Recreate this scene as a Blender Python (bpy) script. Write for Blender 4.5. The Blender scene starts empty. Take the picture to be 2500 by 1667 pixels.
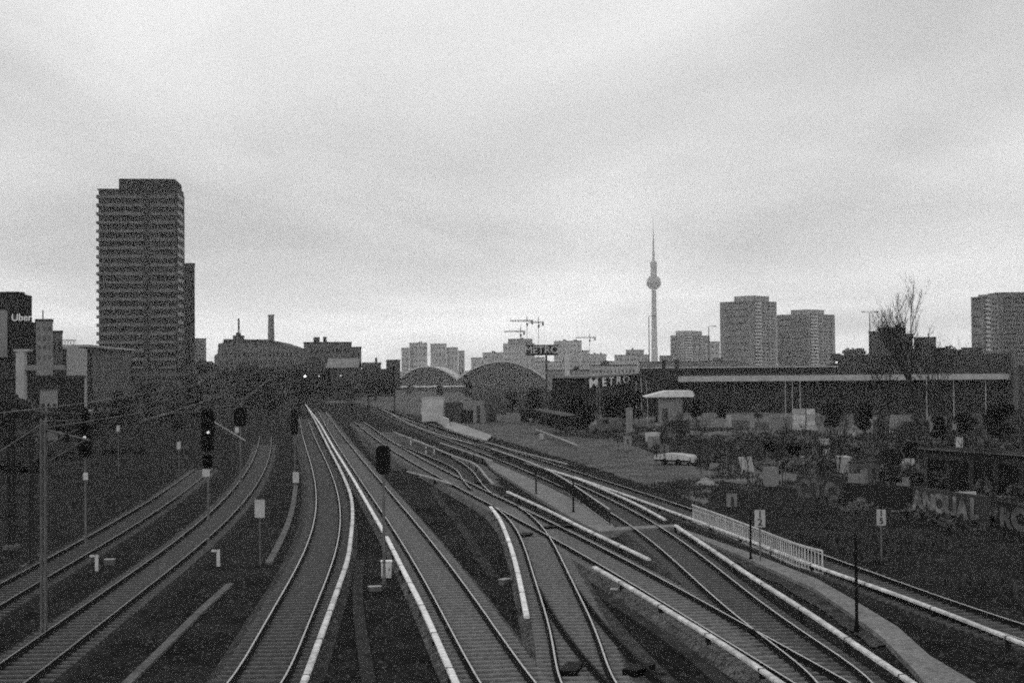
import bpy, math, random
import numpy as np
from mathutils import Vector, Matrix

# ------------------------------------------------------------------ camera, world, sun, exposure
SC = bpy.context.scene
COL = SC.collection
F = 3472.0                       # focal length in pixels of the 2500 px wide photograph (50 mm)
PITCH = math.atan(66.5 / F)
ROLL = math.radians(0.45)
HC = 8.7                         # eye height over the rail heads (z = 0)
GZ = -0.45                       # ground level
cam_d = bpy.data.cameras.new("camera")
cam = bpy.data.objects.new("camera", cam_d)
COL.objects.link(cam)
cam_d.sensor_width = 36.0
cam_d.lens = F / 2500 * 36.0
cam_d.clip_start = 0.5
cam_d.clip_end = 20000
cam.matrix_world = Matrix.Translation((0, 0, HC)) @ Matrix.Rotation(math.pi / 2 + PITCH, 4, 'X') @ Matrix.Rotation(-ROLL, 4, 'Z')
SC.camera = cam

SUN_EL, SUN_ROT = math.radians(38), math.radians(-150)
W = bpy.data.worlds.new("World")
SC.world = W
W.use_nodes = True
nt = W.node_tree
for n in list(nt.nodes):
    nt.nodes.remove(n)
def wn(t, **k):
    n = nt.nodes.new(t)
    for a, b in k.items():
        setattr(n, a, b)
    return n
def wl(a, b):
    nt.links.new(a, b)
sky = wn('ShaderNodeTexSky', sky_type='NISHITA', sun_disc=False, sun_elevation=SUN_EL, sun_rotation=SUN_ROT)
sky.air_density = 1.0
sky.dust_density = 4.0
bw = wn('ShaderNodeRGBToBW')
wl(sky.outputs[0], bw.inputs[0])
tc = wn('ShaderNodeTexCoord')
sep = wn('ShaderNodeSeparateXYZ')
wl(tc.outputs['Generated'], sep.inputs[0])
# cloud deck: direction projected on a layer overhead
zc = wn('ShaderNodeMath', operation='MAXIMUM'); wl(sep.outputs[2], zc.inputs[0]); zc.inputs[1].default_value = 0.0
za = wn('ShaderNodeMath', operation='ADD'); wl(zc.outputs[0], za.inputs[0]); za.inputs[1].default_value = 0.10
dx = wn('ShaderNodeMath', operation='DIVIDE'); wl(sep.outputs[0], dx.inputs[0]); wl(za.outputs[0], dx.inputs[1])
dy = wn('ShaderNodeMath', operation='DIVIDE'); wl(sep.outputs[1], dy.inputs[0]); wl(za.outputs[0], dy.inputs[1])
cmb = wn('ShaderNodeCombineXYZ'); wl(dx.outputs[0], cmb.inputs[0]); wl(dy.outputs[0], cmb.inputs[1])
mp = wn('ShaderNodeMapping'); wl(cmb.outputs[0], mp.inputs[0])
mp.inputs['Location'].default_value = (3.35, 1.2, 0)
mp.inputs['Scale'].default_value = (0.75, 0.45, 1)
nz = wn('ShaderNodeTexNoise'); wl(mp.outputs[0], nz.inputs['Vector'])
nz.inputs['Scale'].default_value = 1.0; nz.inputs['Detail'].default_value = 5.0; nz.inputs['Roughness'].default_value = 0.5
nz.inputs['Distortion'].default_value = 0.4
ramp = wn('ShaderNodeMapRange'); wl(nz.outputs[0], ramp.inputs[0])
ramp.inputs[1].default_value = 0.32; ramp.inputs[2].default_value = 0.68
ramp.inputs[3].default_value = 0.74; ramp.inputs[4].default_value = 1.28
# brighter strip of cloud low over the horizon
hz = wn('ShaderNodeMapRange'); wl(sep.outputs[2], hz.inputs[0])
hz.inputs[1].default_value = 0.02; hz.inputs[2].default_value = 0.13
hz.inputs[3].default_value = 1.36; hz.inputs[4].default_value = 1.0
hz.interpolation_type = 'SMOOTHSTEP'
m1 = wn('ShaderNodeMath', operation='MULTIPLY'); wl(ramp.outputs[0], m1.inputs[0]); wl(hz.outputs[0], m1.inputs[1])
m2 = wn('ShaderNodeMath', operation='MULTIPLY'); wl(m1.outputs[0], m2.inputs[0]); m2.inputs[1].default_value = 8.3
m3 = wn('ShaderNodeMath', operation='MULTIPLY'); wl(bw.outputs[0], m3.inputs[0]); m3.inputs[1].default_value = 0.06
m4 = wn('ShaderNodeMath', operation='ADD'); wl(m2.outputs[0], m4.inputs[0]); wl(m3.outputs[0], m4.inputs[1])
bg = wn('ShaderNodeBackground'); wl(m4.outputs[0], bg.inputs[0]); bg.inputs[1].default_value = 0.1
wo = wn('ShaderNodeOutputWorld'); wl(bg.outputs[0], wo.inputs[0])

sd = bpy.data.lights.new("sun", 'SUN')
sd.energy = 0.5
sd.angle = math.radians(20)
sun = bpy.data.objects.new("sun", sd)
COL.objects.link(sun)
sun.rotation_euler = (math.pi / 2 - SUN_EL, 0, math.radians(-35))
SC.view_settings.view_transform = 'Standard'
SC.view_settings.look = 'None'
SC.view_settings.exposure = 0.0
SC.view_settings.gamma = 1.0
SC.cycles.use_denoising = False
SC.cycles.max_bounces = 5
SC.cycles.volume_bounces = 1
SC.cycles.pixel_filter_type = 'BLACKMAN_HARRIS'
SC.cycles.filter_width = 1.9
# coarse, grainy exposure like the fast film of the photograph
SC.cycles.use_adaptive_sampling = True
SC.cycles.adaptive_threshold = 1.0
SC.cycles.adaptive_min_samples = 15

# ------------------------------------------------------------------ unprojection
cr, sr = math.cos(ROLL), math.sin(ROLL)
cp, sp = math.cos(PITCH), math.sin(PITCH)
def ray(px, py):
    u, v = px - 1250.0, 833.5 - py
    u2, v2 = u * cr + v * sr, -u * sr + v * cr
    return Vector((u2, F * cp - v2 * sp, F * sp + v2 * cp))
def gp(px, py, z=0.0):
    d = ray(px, py)
    t = (z - HC) / d.z
    return Vector((d.x * t, d.y * t, z))
def dp(px, py, Y):
    d = ray(px, py)
    t = Y / d.y
    return Vector((d.x * t, Y, HC + d.z * t))
def pyg(px, Y, z=GZ):
    """image row at which the level z is seen at depth Y in column px"""
    lo, hi = 880.0, 3000.0
    for _ in range(40):
        m = (lo + hi) / 2
        if ray(px, m).z >= -1e-6 or gp(px, m, z).y > Y: lo = m
        else: hi = m
    return lo

# ------------------------------------------------------------------ materials
MATS = {}
def mat(name, v, rough=0.9, var=0.25, scale=1.5, metal=0.0, bump=0.0, bscale=None, fine=0.0, fscale=18.0, stretch=None, spec=0.03):
    if name in MATS:
        return MATS[name]
    m = bpy.data.materials.new(name)
    m.use_nodes = True
    t = m.node_tree
    b = t.nodes['Principled BSDF']
    b.inputs['Roughness'].default_value = rough
    b.inputs['Metallic'].default_value = metal
    b.inputs['Specular IOR Level'].default_value = spec
    g = t.nodes.new('ShaderNodeNewGeometry')
    vec = g.outputs['Position']
    if stretch:
        mpn = t.nodes.new('ShaderNodeMapping'); mpn.inputs['Scale'].default_value = stretch
        t.links.new(vec, mpn.inputs[0]); vec = mpn.outputs[0]
    n = t.nodes.new('ShaderNodeTexNoise')
    t.links.new(vec, n.inputs['Vector'])
    n.inputs['Scale'].default_value = scale; n.inputs['Detail'].default_value = 6; n.inputs['Roughness'].default_value = 0.62
    r = t.nodes.new('ShaderNodeMapRange')
    t.links.new(n.outputs[0], r.inputs[0])
    r.inputs[1].default_value = 0.3; r.inputs[2].default_value = 0.7
    r.inputs[3].default_value = v * (1 - var); r.inputs[4].default_value = v * (1 + var)
    out = r.outputs[0]
    if fine > 0:
        n2 = t.nodes.new('ShaderNodeTexVoronoi'); n2.inputs['Scale'].default_value = fscale
        t.links.new(g.outputs['Position'], n2.inputs['Vector'])
        bwn = t.nodes.new('ShaderNodeSeparateColor'); t.links.new(n2.outputs['Color'], bwn.inputs[0])
        r2 = t.nodes.new('ShaderNodeMapRange'); t.links.new(bwn.outputs[0], r2.inputs[0])
        r2.inputs[3].default_value = 1 - fine; r2.inputs[4].default_value = 1 + fine
        mu = t.nodes.new('ShaderNodeMath'); mu.operation = 'MULTIPLY'
        t.links.new(out, mu.inputs[0]); t.links.new(r2.outputs[0], mu.inputs[1]); out = mu.outputs[0]
    t.links.new(out, b.inputs['Base Color'])
    if bump > 0:
        nb = t.nodes.new('ShaderNodeTexNoise'); nb.inputs['Scale'].default_value = bscale or 12.0; nb.inputs['Detail'].default_value = 3
        t.links.new(g.outputs['Position'], nb.inputs['Vector'])
        bn = t.nodes.new('ShaderNodeBump'); bn.inputs['Strength'].default_value = bump; bn.inputs['Distance'].default_value = 0.06
        t.links.new(nb.outputs[0], bn.inputs['Height']); t.links.new(bn.outputs[0], b.inputs['Normal'])
    MATS[name] = m
    return m
def emit(name, s):
    m = bpy.data.materials.new(name); m.use_nodes = True
    b = m.node_tree.nodes['Principled BSDF']
    b.inputs['Base Color'].default_value = (0.8, 0.8, 0.8, 1)
    b.inputs['Emission Color'].default_value = (1, 1, 1, 1)
    b.inputs['Emission Strength'].default_value = s
    return m
M = dict(
    ground=mat('dark_earth', 0.0105, var=0.8, scale=0.35, bump=0.7, bscale=7, fine=0.9, fscale=9),
    dirt=mat('trackside_cinders', 0.012, var=0.5, scale=1.1, bump=0.8, bscale=14, fine=0.6, fscale=14),
    bed_pale=mat('pale_ballast', 0.078, var=0.55, scale=1.3, bump=0.9, bscale=16, fine=0.85, fscale=16),
    bed_mid=mat('grey_ballast', 0.045, var=0.55, scale=1.3, bump=0.9, bscale=16, fine=0.85, fscale=16),
    bed_dark=mat('dark_ballast', 0.022, var=0.45, scale=1.1, bump=0.9, bscale=16, fine=0.85, fscale=16),
    sleeper=mat('weathered_concrete_sleeper', 0.145, var=0.35, scale=5),
    sleeper_dark=mat('dirty_sleeper', 0.085, var=0.4, scale=5),
    rail=mat('rusty_rail_steel', 0.016, rough=0.8, var=0.4, scale=6),
    head=mat('polished_rail_head', 0.5, rough=0.5, metal=1.0, var=0.15, scale=3),
    head_dull=mat('dull_rail_head', 0.2, rough=0.5, metal=1.0, var=0.3, scale=3),
    cover=mat('white_rail_cover', 0.5, rough=0.6, var=0.3, scale=1.1, fine=0.25, fscale=5),
    cover_white=mat('bright_white_rail_cover', 0.68, rough=0.6, var=0.15, scale=1.1, fine=0.2, fscale=5),
    cover_dirty=mat('dirty_rail_cover', 0.26, rough=0.7, var=0.25, scale=1.5),
    bracket=mat('black_bracket', 0.02),
    trough=mat('concrete_trough', 0.10, var=0.3, scale=1.2, fine=0.3, fscale=8),
    path=mat('concrete_path', 0.17, var=0.22, scale=0.7, fine=0.3, fscale=9, bump=0.3),
    gravel=mat('yard_gravel', 0.078, var=0.5, scale=0.25, bump=0.8, bscale=6, fine=0.5, fscale=4),
    steel=mat('galvanised_steel', 0.30, rough=0.6, var=0.2, scale=3),
    steel_dull=mat('weathered_grey_steel', 0.11, rough=0.7, var=0.3, scale=3),
    black=mat('black_paint', 0.008, rough=0.6, var=0.3, scale=4),
    dark=mat('dark_paint', 0.02, var=0.3, scale=2),
    white=mat('white_paint', 0.70, rough=0.6, var=0.12, scale=2),
    offwhite=mat('off_white_panel', 0.42, var=0.2, scale=0.8),
    pale=mat('pale_render', 0.30, var=0.15, scale=0.3),
    grey=mat('grey_render', 0.17, var=0.2, scale=0.2),
    midgrey=mat('mid_grey_render', 0.085, var=0.25, scale=0.2),
    darkgrey=mat('dark_grey_cladding', 0.04, var=0.3, scale=0.2),
    blackish=mat('blackish_cladding', 0.018, var=0.35, scale=0.2),
    tower=mat('tower_facade', 0.034, var=0.2, scale=0.15),
    balcony=mat('balcony_parapet', 0.10, var=0.25, scale=0.5),
    glass=mat('window_glass', 0.01, rough=0.35, var=0.5, scale=0.6, spec=0.15),
    roofdark=mat('dark_roof', 0.03, var=0.3, scale=0.4),
    roofpale=mat('pale_roof', 0.30, var=0.25, scale=0.4),
    bark=mat('wet_bark', 0.022, var=0.3, scale=4),
    leaf=mat('dark_foliage', 0.034, rough=0.8, var=0.6, scale=1.6, spec=0.1),
    leaf2=mat('dull_foliage', 0.09, rough=0.8, var=0.6, scale=1.3, spec=0.1),
    weeds=mat('dry_weeds', 0.05, rough=0.9, var=0.6, scale=0.6, spec=0.1),
    graffiti_pale=mat('pale_sprayed_paint', .13, var=.8, scale=2.2, fine=.3, fscale=3),
    graffiti_dim=mat('dim_sprayed_paint', .085, var=.7, scale=1.4),
    wire=mat('overhead_wire', 0.14, rough=0.5, var=0.2),
    lamp=emit('lit_signal_lamp', 2.5),
    lamp_weak=emit('weak_signal_lamp', 0.2),
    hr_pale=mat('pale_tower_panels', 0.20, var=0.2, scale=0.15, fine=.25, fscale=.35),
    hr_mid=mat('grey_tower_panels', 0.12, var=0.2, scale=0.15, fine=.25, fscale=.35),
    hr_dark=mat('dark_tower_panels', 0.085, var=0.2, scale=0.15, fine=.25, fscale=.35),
    balc_pale=mat('pale_balcony', 0.5, var=0.2, scale=0.3),
    city=mat('hazed_city_render', 0.26, var=0.3, scale=0.06),  # distance haze put into the colour, so far walls come out paler
    tvconc=mat('television_tower_concrete', 0.22, var=0.1, scale=0.02),
    railpaint2=mat('grey_platform_railing', .2, var=.2, scale=2),
    leaf_dark=mat('very_dark_foliage', 0.012, rough=0.9, var=0.5, scale=1.6),
    rust=mat('rust_stained_ballast', 0.014, var=0.4, scale=2),
    railpaint=mat('pale_railing_paint', 0.42, var=0.2, scale=2),
    darkhall=mat('dark_hall_glazing', 0.016, var=0.3, scale=.1),
)

# ------------------------------------------------------------------ mesh builder
class MB:
    def __init__(s): s.v = []; s.f = []
    def add(s, vs, fs):
        o = len(s.v); s.v += [tuple(v) for v in vs]; s.f += [tuple(i + o for i in f) for f in fs]
    def box(s, x0, x1, y0, y1, z0, z1):
        s.add([(x0, y0, z0), (x1, y0, z0), (x1, y1, z0), (x0, y1, z0), (x0, y0, z1), (x1, y0, z1), (x1, y1, z1), (x0, y1, z1)],
              [(0, 3, 2, 1), (4, 5, 6, 7), (0, 1, 5, 4), (1, 2, 6, 5), (2, 3, 7, 6), (3, 0, 4, 7)])
        return s
    def bbox(s, x0, x1, y0, y1, z0, z1, b=0.02):
        # box with chamfered upright edges
        p = [(x0 + b, y0), (x1 - b, y0), (x1, y0 + b), (x1, y1 - b), (x1 - b, y1), (x0 + b, y1), (x0, y1 - b), (x0, y0 + b)]
        return s.prism(p, z0, z1)
    def obox(s, c, ang, lx, ly, z0, z1):
        ca, sa = math.cos(ang), math.sin(ang)
        vs = []
        for z in (z0, z1):
            for a, b in ((-1, -1), (1, -1), (1, 1), (-1, 1)):
                x, y = a * lx / 2, b * ly / 2
                vs.append((c[0] + x * ca - y * sa, c[1] + x * sa + y * ca, z))
        s.add(vs, [(0, 3, 2, 1), (4, 5, 6, 7), (0, 1, 5, 4), (1, 2, 6, 5), (2, 3, 7, 6), (3, 0, 4, 7)])
        return s
    def prism(s, poly, z0, z1):
        n = len(poly)
        s.add([(x, y, z0) for x, y in poly] + [(x, y, z1) for x, y in poly],
              [tuple(range(n))[::-1], tuple(range(n, 2 * n))] + [(i, (i + 1) % n, n + (i + 1) % n, n + i) for i in range(n)])
        return s
    def xprism(s, poly, x0, x1):
        """profile in (y,z) extruded along x"""
        n = len(poly)
        s.add([(x0, y, z) for y, z in poly] + [(x1, y, z) for y, z in poly],
              [tuple(range(n)), tuple(range(n, 2 * n))[::-1]] + [(i, n + i, n + (i + 1) % n, (i + 1) % n) for i in range(n)])
        return s
    def yprism(s, poly, y0, y1):
        """profile in (x,z) extruded along y"""
        n = len(poly)
        s.add([(x, y0, z) for x, z in poly] + [(x, y1, z) for x, z in poly],
              [tuple(range(n)), tuple(range(n, 2 * n))[::-1]] + [(i, n + i, n + (i + 1) % n, (i + 1) % n) for i in range(n)])
        return s
    def lathe(s, prof, c=(0, 0), n=16):
        o = []
        for r, z in prof:
            for k in range(n):
                a = 2 * math.pi * k / n
                o.append((c[0] + r * math.cos(a), c[1] + r * math.sin(a), z))
        fs = []
        for i in range(len(prof) - 1):
            for k in range(n):
                k2 = (k + 1) % n
                fs.append((i * n + k, i * n + k2, (i + 1) * n + k2, (i + 1) * n + k))
        fs.append(tuple(range(n))[::-1]); fs.append(tuple((len(prof) - 1) * n + k for k in range(n)))
        s.add(o, fs); return s
    def tube(s, pts, r, n=6, r2=None):
        pts = [Vector(p) for p in pts]
        vs = []; L = len(pts)
        for i, p in enumerate(pts):
            d = (pts[min(i + 1, L - 1)] - pts[max(i - 1, 0)]).normalized()
            u = d.cross(Vector((0, 0, 1)))
            if u.length < 1e-3: u = d.cross(Vector((1, 0, 0)))
            u.normalize(); w = d.cross(u)
            rr = r if r2 is None else r + (r2 - r) * i / max(1, L - 1)
            for k in range(n):
                a = 2 * math.pi * k / n
                vs.append(p + u * (rr * math.cos(a)) + w * (rr * math.sin(a)))
        fs = []
        for i in range(L - 1):
            for k in range(n):
                k2 = (k + 1) % n
                fs.append((i * n + k, i * n + k2, (i + 1) * n + k2, (i + 1) * n + k))
        fs.append(tuple(range(n))[::-1]); fs.append(tuple((L - 1) * n + k for k in range(n)))
        s.add(vs, fs); return s
    def sweep(s, path, prof, closed=True):
        """profile (offset, z) carried along a horizontal path"""
        L = len(path); n = len(prof); vs = []
        for i, p in enumerate(path):
            a = path[max(i - 1, 0)]; b = path[min(i + 1, L - 1)]
            dx_, dy_ = b[0] - a[0], b[1] - a[1]; l = math.hypot(dx_, dy_) or 1
            nx, ny = dy_ / l, -dx_ / l      # to the right of travel
            for o, z in prof:
                vs.append((p[0] + nx * o, p[1] + ny * o, z + (p[2] if len(p) > 2 else 0)))
        fs = []
        m = n if closed else n - 1
        for i in range(L - 1):
            for k in range(m):
                k2 = (k + 1) % n
                fs.append((i * n + k, (i + 1) * n + k, (i + 1) * n + k2, i * n + k2))
        if closed:
            fs.append(tuple(range(n))); fs.append(tuple((L - 1) * n + k for k in range(n))[::-1])
        s.add(vs, fs); return s

def mesh_of(name, mb, m, smooth=False):
    me = bpy.data.meshes.new(name)
    me.from_pydata(mb.v, [], mb.f)
    me.materials.append(m)
    if smooth:
        me.polygons.foreach_set('use_smooth', [True] * len(me.polygons))
    me.update()
    return me
def thing(name, label, cat, loc=(0, 0, 0), rz=0.0, group=None):
    o = bpy.data.objects.new(name, None)
    o.empty_display_size = 0.3
    COL.objects.link(o)
    o.location = loc; o.rotation_euler = (0, 0, rz)
    o['label'] = label; o['category'] = cat
    if group: o['group'] = group
    return o
def part(root, name, mb, m, smooth=False, world=False, parent=None, kind=None, label=None):
    if world:
        c = root.location
        mb.v = [(x - c[0], y - c[1], z - c[2]) for x, y, z in mb.v]
    o = bpy.data.objects.new(name, mesh_of(name, mb, m, smooth))
    COL.objects.link(o)
    o.parent = parent or root
    if kind: o['kind'] = kind
    if label: o['label'] = label
    return o
def single(name, mb, m, label, cat, group=None, kind=None, smooth=False):
    c = None
    if kind is None and mb.v:
        xs, ys, zs = zip(*mb.v)
        c = ((min(xs) + max(xs)) / 2, (min(ys) + max(ys)) / 2, min(zs))
        mb.v = [(x - c[0], y - c[1], z - c[2]) for x, y, z in mb.v]
    o = bpy.data.objects.new(name, mesh_of(name, mb, m, smooth))
    COL.objects.link(o)
    if c: o.location = c
    if kind: o['kind'] = kind
    if label: o['label'] = label; 
    if label and kind != 'structure': o['category'] = cat
    if group: o['group'] = group
    return o
def struct(name, mb, m):
    return single(name, mb, m, None, None, kind='structure')
def copy_tree(o, parent=None):
    c = o.copy(); COL.objects.link(c)
    if parent: c.parent = parent
    for ch in list(o.children): copy_tree(ch, c)
    return c
def text_mesh(s, size, ext=0.03, off=0.0, m=None, name='lettering', sx=1.0, shear=0.0):
    cu = bpy.data.curves.new(name, 'FONT')
    cu.body = s; cu.size = size; cu.extrude = ext; cu.offset = off; cu.align_x = 'CENTER'; cu.align_y = 'CENTER'
    cu.shear = shear
    tmp = bpy.data.objects.new('tmp_text', cu)
    COL.objects.link(tmp)
    dg = bpy.context.evaluated_depsgraph_get()
    me = bpy.data.meshes.new_from_object(tmp.evaluated_get(dg))
    bpy.data.objects.remove(tmp)
    me.name = name
    me.transform(Matrix.Rotation(math.pi / 2, 4, 'X') @ Matrix.Diagonal((sx, 1, 1, 1)))
    me.materials.clear()
    me.materials.append(m)
    return me
def text_part(root, s, size, loc, m, rz=0.0, parent=None, name='lettering', **k):
    o = bpy.data.objects.new(name, text_mesh(s, size, m=m, name=name, **k))
    COL.objects.link(o); o.parent = parent or root
    o.location = loc; o.rotation_euler = (0, 0, rz)
    return o

# ------------------------------------------------------------------ ground
RND = random.Random(7)
g = MB()
# one sheet: fine near the camera, coarse far away
xs = [-6000, -3000, -1500, -700, -300, -150, -80, -40, 0, 40, 80, 150, 300, 700, 1500, 3000, 6000]
ys = [-500, -100, 0, 30, 60, 100, 150, 220, 320, 500, 800, 1300, 2200, 4000, 8000]
vs = [(x, y, GZ) for y in ys for x in xs]
fs = [(j * len(xs) + i, j * len(xs) + i + 1, (j + 1) * len(xs) + i + 1, (j + 1) * len(xs) + i) for j in range(len(ys) - 1) for i in range(len(xs) - 1)]
g.add(vs, fs)
struct('ground', g, M['ground'])

PATCHZ = [GZ + 0.004]
def patch(name, poly_px, m, z=None, raise_=0.0):
    """a surface laid on the ground, outlined by what can be seen of it"""
    PATCHZ[0] += 0.004
    zz = PATCHZ[0] + raise_
    pts = [gp(x, y, zz) for x, y in poly_px]
    if raise_ < 0.02:
        rr = random.Random(int(poly_px[0][0])); q_ = []
        for i in range(len(pts)):
            a, b = pts[i - 1], pts[i]
            n = max(3, min(60, int((b - a).length / 1.2)))
            for k in range(n):
                p = a.lerp(b, k / n); amp = min(.5, p.y * .0025)
                q_.append(Vector((p.x + rr.uniform(-amp, amp), p.y + rr.uniform(-amp, amp), zz)))
        pts = q_
    mb = MB()
    if raise_ > 0.02:
        mb.prism([(p.x, p.y) for p in pts], GZ, zz)
    else:
        from mathutils.geometry import tessellate_polygon
        tr_ = []
        for t in tessellate_polygon([[Vector((p.x, p.y, 0)) for p in pts]]):
            a, b, c = (pts[i] for i in t)
            ar = (b.x - a.x) * (c.y - a.y) - (c.x - a.x) * (b.y - a.y)
            if abs(ar) > 1e-5: tr_.append(tuple(t) if ar > 0 else tuple(t)[::-1])
        mb.add([tuple(p) for p in pts], tr_)
    return struct(name, mb, m)

def catmull(P, step):
    P = [Vector(p) for p in P]
    if len(P) < 3:
        a, b = P[0], P[-1]; n = max(2, int((b - a).length / step))
        return [a.lerp(b, i / n) for i in range(n + 1)]
    Q = [P[0] * 2 - P[1]] + P + [P[-1] * 2 - P[-2]]
    out = []
    for i in range(1, len(Q) - 2):
        p0, p1, p2, p3 = Q[i - 1:i + 3]
        n = max(2, int((p2 - p1).length / step))
        # centripetal knots
        t0 = 0.0; t1 = t0 + max((p1 - p0).length, 1e-4) ** .5; t2 = t1 + max((p2 - p1).length, 1e-4) ** .5; t3 = t2 + max((p3 - p2).length, 1e-4) ** .5
        for k in range(n):
            t = t1 + (t2 - t1) * k / n
            A1 = p0 * ((t1 - t) / (t1 - t0)) + p1 * ((t - t0) / (t1 - t0))
            A2 = p1 * ((t2 - t) / (t2 - t1)) + p2 * ((t - t1) / (t2 - t1))
            A3 = p2 * ((t3 - t) / (t3 - t2)) + p3 * ((t - t2) / (t3 - t2))
            B1 = A1 * ((t2 - t) / (t2 - t0)) + A2 * ((t - t0) / (t2 - t0))
            B2 = A2 * ((t3 - t) / (t3 - t1)) + A3 * ((t - t1) / (t3 - t1))
            out.append(B1 * ((t2 - t) / (t2 - t1)) + B2 * ((t - t1) / (t2 - t1)))
    out.append(P[-1])
    return out
def smooth(path, k=2, it=2):
    a = np.array([tuple(p) for p in path])
    for _ in range(it):
        b = a.copy()
        for i in range(1, len(a) - 1):
            j = min(k, i, len(a) - 1 - i)
            b[i] = a[i - j:i + j + 1].mean(0)
        a = b
    return [Vector(p) for p in a]

def fit_center(left, right, deg, ynear, yfar, z=0.0):
    """centre line C(Y) of a track of true gauge through the rails seen in the photograph"""
    G2 = 0.7175 + 0.035
    pts = [(gp(x, y, z), 1) for x, y in left] + [(gp(x, y, z), -1) for x, y in right]
    Y = np.array([p.y for p, s in pts]); X = np.array([p.x for p, s in pts]); S = np.array([s for p, s in pts])
    s0 = 1 / Y; mu, sg = s0.mean(), s0.std()
    slope = np.zeros(len(Y))
    for _ in range(8):
        C = X + S * G2 * np.sqrt(1 + slope ** 2)
        co = np.polyfit((s0 - mu) / sg, C / Y, deg)
        f = lambda yy: np.polyval(co, (1 / yy - mu) / sg) * yy
        slope = (f(Y * 1.005) - f(Y * .995)) / (Y * .01)
    y0, y1 = ynear, yfar
    out = []
    # extrapolate straight beyond the traced range
    ymn, ymx = Y.min(), Y.max()
    def fx(yy):
        if yy < ymn:
            sl = (f(ymn * 1.02) - f(ymn)) / (ymn * .02); return f(ymn) + sl * (yy - ymn)
        if yy > ymx:
            sl = (f(ymx) - f(ymx * .98)) / (ymx * .02); return f(ymx) + sl * (yy - ymx)
        return f(yy)
    yy = y0
    while yy < y1:
        out.append(Vector((float(fx(yy)), yy, 0)))
        sl = abs(fx(yy + .1) - fx(yy)) / .1
        yy += max(0.5, yy / 60) / math.sqrt(1 + sl * sl)
    return out

RAILP = [(-0.034, 0), (0.034, 0), (0.033, -0.03), (0.012, -0.04), (0.012, -0.14), (0.07, -0.16), (-0.07, -0.16), (-0.012, -0.14), (-0.012, -0.04), (-0.033, -0.03)]
SL_MESH = {}
def sleeper_mesh(m):
    if m.name not in SL_MESH:
        b = MB(); b.xprism([(-.13, -.25), (.13, -.25), (.11, -.158), (-.11, -.158)], -1.3, 1.3)
        SL_MESH[m.name] = mesh_of('sleeper', b, m)
    return SL_MESH[m.name]
BEDZ = [-0.205]
def offset_path(path, o):
    out = []
    for i, p in enumerate(path):
        a = path[max(i - 1, 0)]; b = path[min(i + 1, len(path) - 1)]
        d = (b - a); d.z = 0; d.normalize()
        out.append(Vector((p.x + d.y * o, p.y - d.x * o, p.z)))
    return out
def track(label, center, bed, sl_m, head='head', bedw=3.0, rails=None, sleepers=True, sl_spacing=0.62, sink=0.0, bed_clip=None):
    root = thing('railway_track', label, 'railway track', (center[0].x, center[0].y, GZ), group='railway tracks curving through the yard')
    L = rails[0] if rails else offset_path(center, -0.7525)
    R = rails[1] if rails else offset_path(center, 0.7525)
    for pth in (L, R):
        a = MB().sweep([(p.x, p.y, -sink) for p in pth], RAILP)
        r = part(root, 'rail', a, M['rail'], world=True)
        hpath = [(p.x, p.y, -sink) for p in pth]
        b = MB().sweep(hpath, [(-0.026, 0.0035), (0.026, 0.0035), (0.030, -0.006), (-0.030, -0.006)])
        part(root, 'rail_head', b, M[head], world=True, parent=r)
        b = MB().sweep(hpath, [(-0.12, -0.150), (0.12, -0.150), (0.12, -0.157), (-0.12, -0.157)])
        part(root, 'rust_band', b, M['rust'], world=True, parent=r)
    if bed:
        BEDZ[0] -= 0.004
        zt = BEDZ[0]
        w = bedw / 2
        b = MB().sweep([(p.x, p.y, 0) for p in center], [(-w, zt), (w, zt), (w + .35, GZ - .05), (-w - .35, GZ - .05)])
        part(root, 'ballast_bed', b, M[bed], world=True)
    if sleepers:
        me = sleeper_mesh(M[sl_m])
        acc = 0; n = 0; rest = MB(); prev = center[0]
        d_next = 0.2
        for i in range(1, len(center)):
            seg = center[i] - center[i - 1]; l = seg.length
            while d_next <= acc + l and l > 0:
                p = center[i - 1] + seg * ((d_next - acc) / l)
                a = math.atan2(seg.y, seg.x) - math.pi / 2
                if p.y > 170: break
                if n < 100:
                    o = bpy.data.objects.new('sleeper', me); COL.objects.link(o); o.parent = root
                    o.location = (p.x - root.location.x, p.y - root.location.y, -sink - root.location.z - .0)
                    o.rotation_euler = (RND.uniform(-.01, .01), 0, a + RND.uniform(-.015, .015))
                else:
                    rest.obox((p.x, p.y), a, 2.6, .24, -.25, -.162)
                n += 1; d_next += sl_spacing
            acc += l
        if rest.v:
            part(root, 'distant_sleepers', rest, M[sl_m], world=True, kind='stuff')
    return root

# ---- tracks traced from the rails
L2 = fit_center([(530, 1098), (485, 1132), (357, 1221), (286, 1267), (224, 1298), (112, 1361), (0, 1423)],
                [(540, 1125), (430, 1213), (332, 1282), (209, 1349), (133, 1392), (20, 1460)], 3, 40, 130)
L1 = fit_center([(628, 1090), (617, 1121), (602, 1154), (577, 1187), (551, 1215), (523, 1242), (459, 1295), (344, 1384), (230, 1463), (112, 1545), (0, 1622)],
                [(663, 1065), (653, 1119), (643, 1149), (622, 1185), (584, 1233), (523, 1293), (398, 1400), (286, 1484), (173, 1571), (77, 1650)], 5, 33, 190)
A = fit_center([(736, 1050), (755, 1119), (769, 1170), (774, 1215), (772, 1259), (763, 1297), (737, 1361), (673, 1484), (635, 1550), (561, 1665)],
               [(755, 1032), (773, 1075), (809, 1159), (821, 1200), (828, 1238), (828, 1277), (818, 1338), (806, 1382), (768, 1471), (730, 1563), (681, 1665)], 5, 34, 260)
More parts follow.
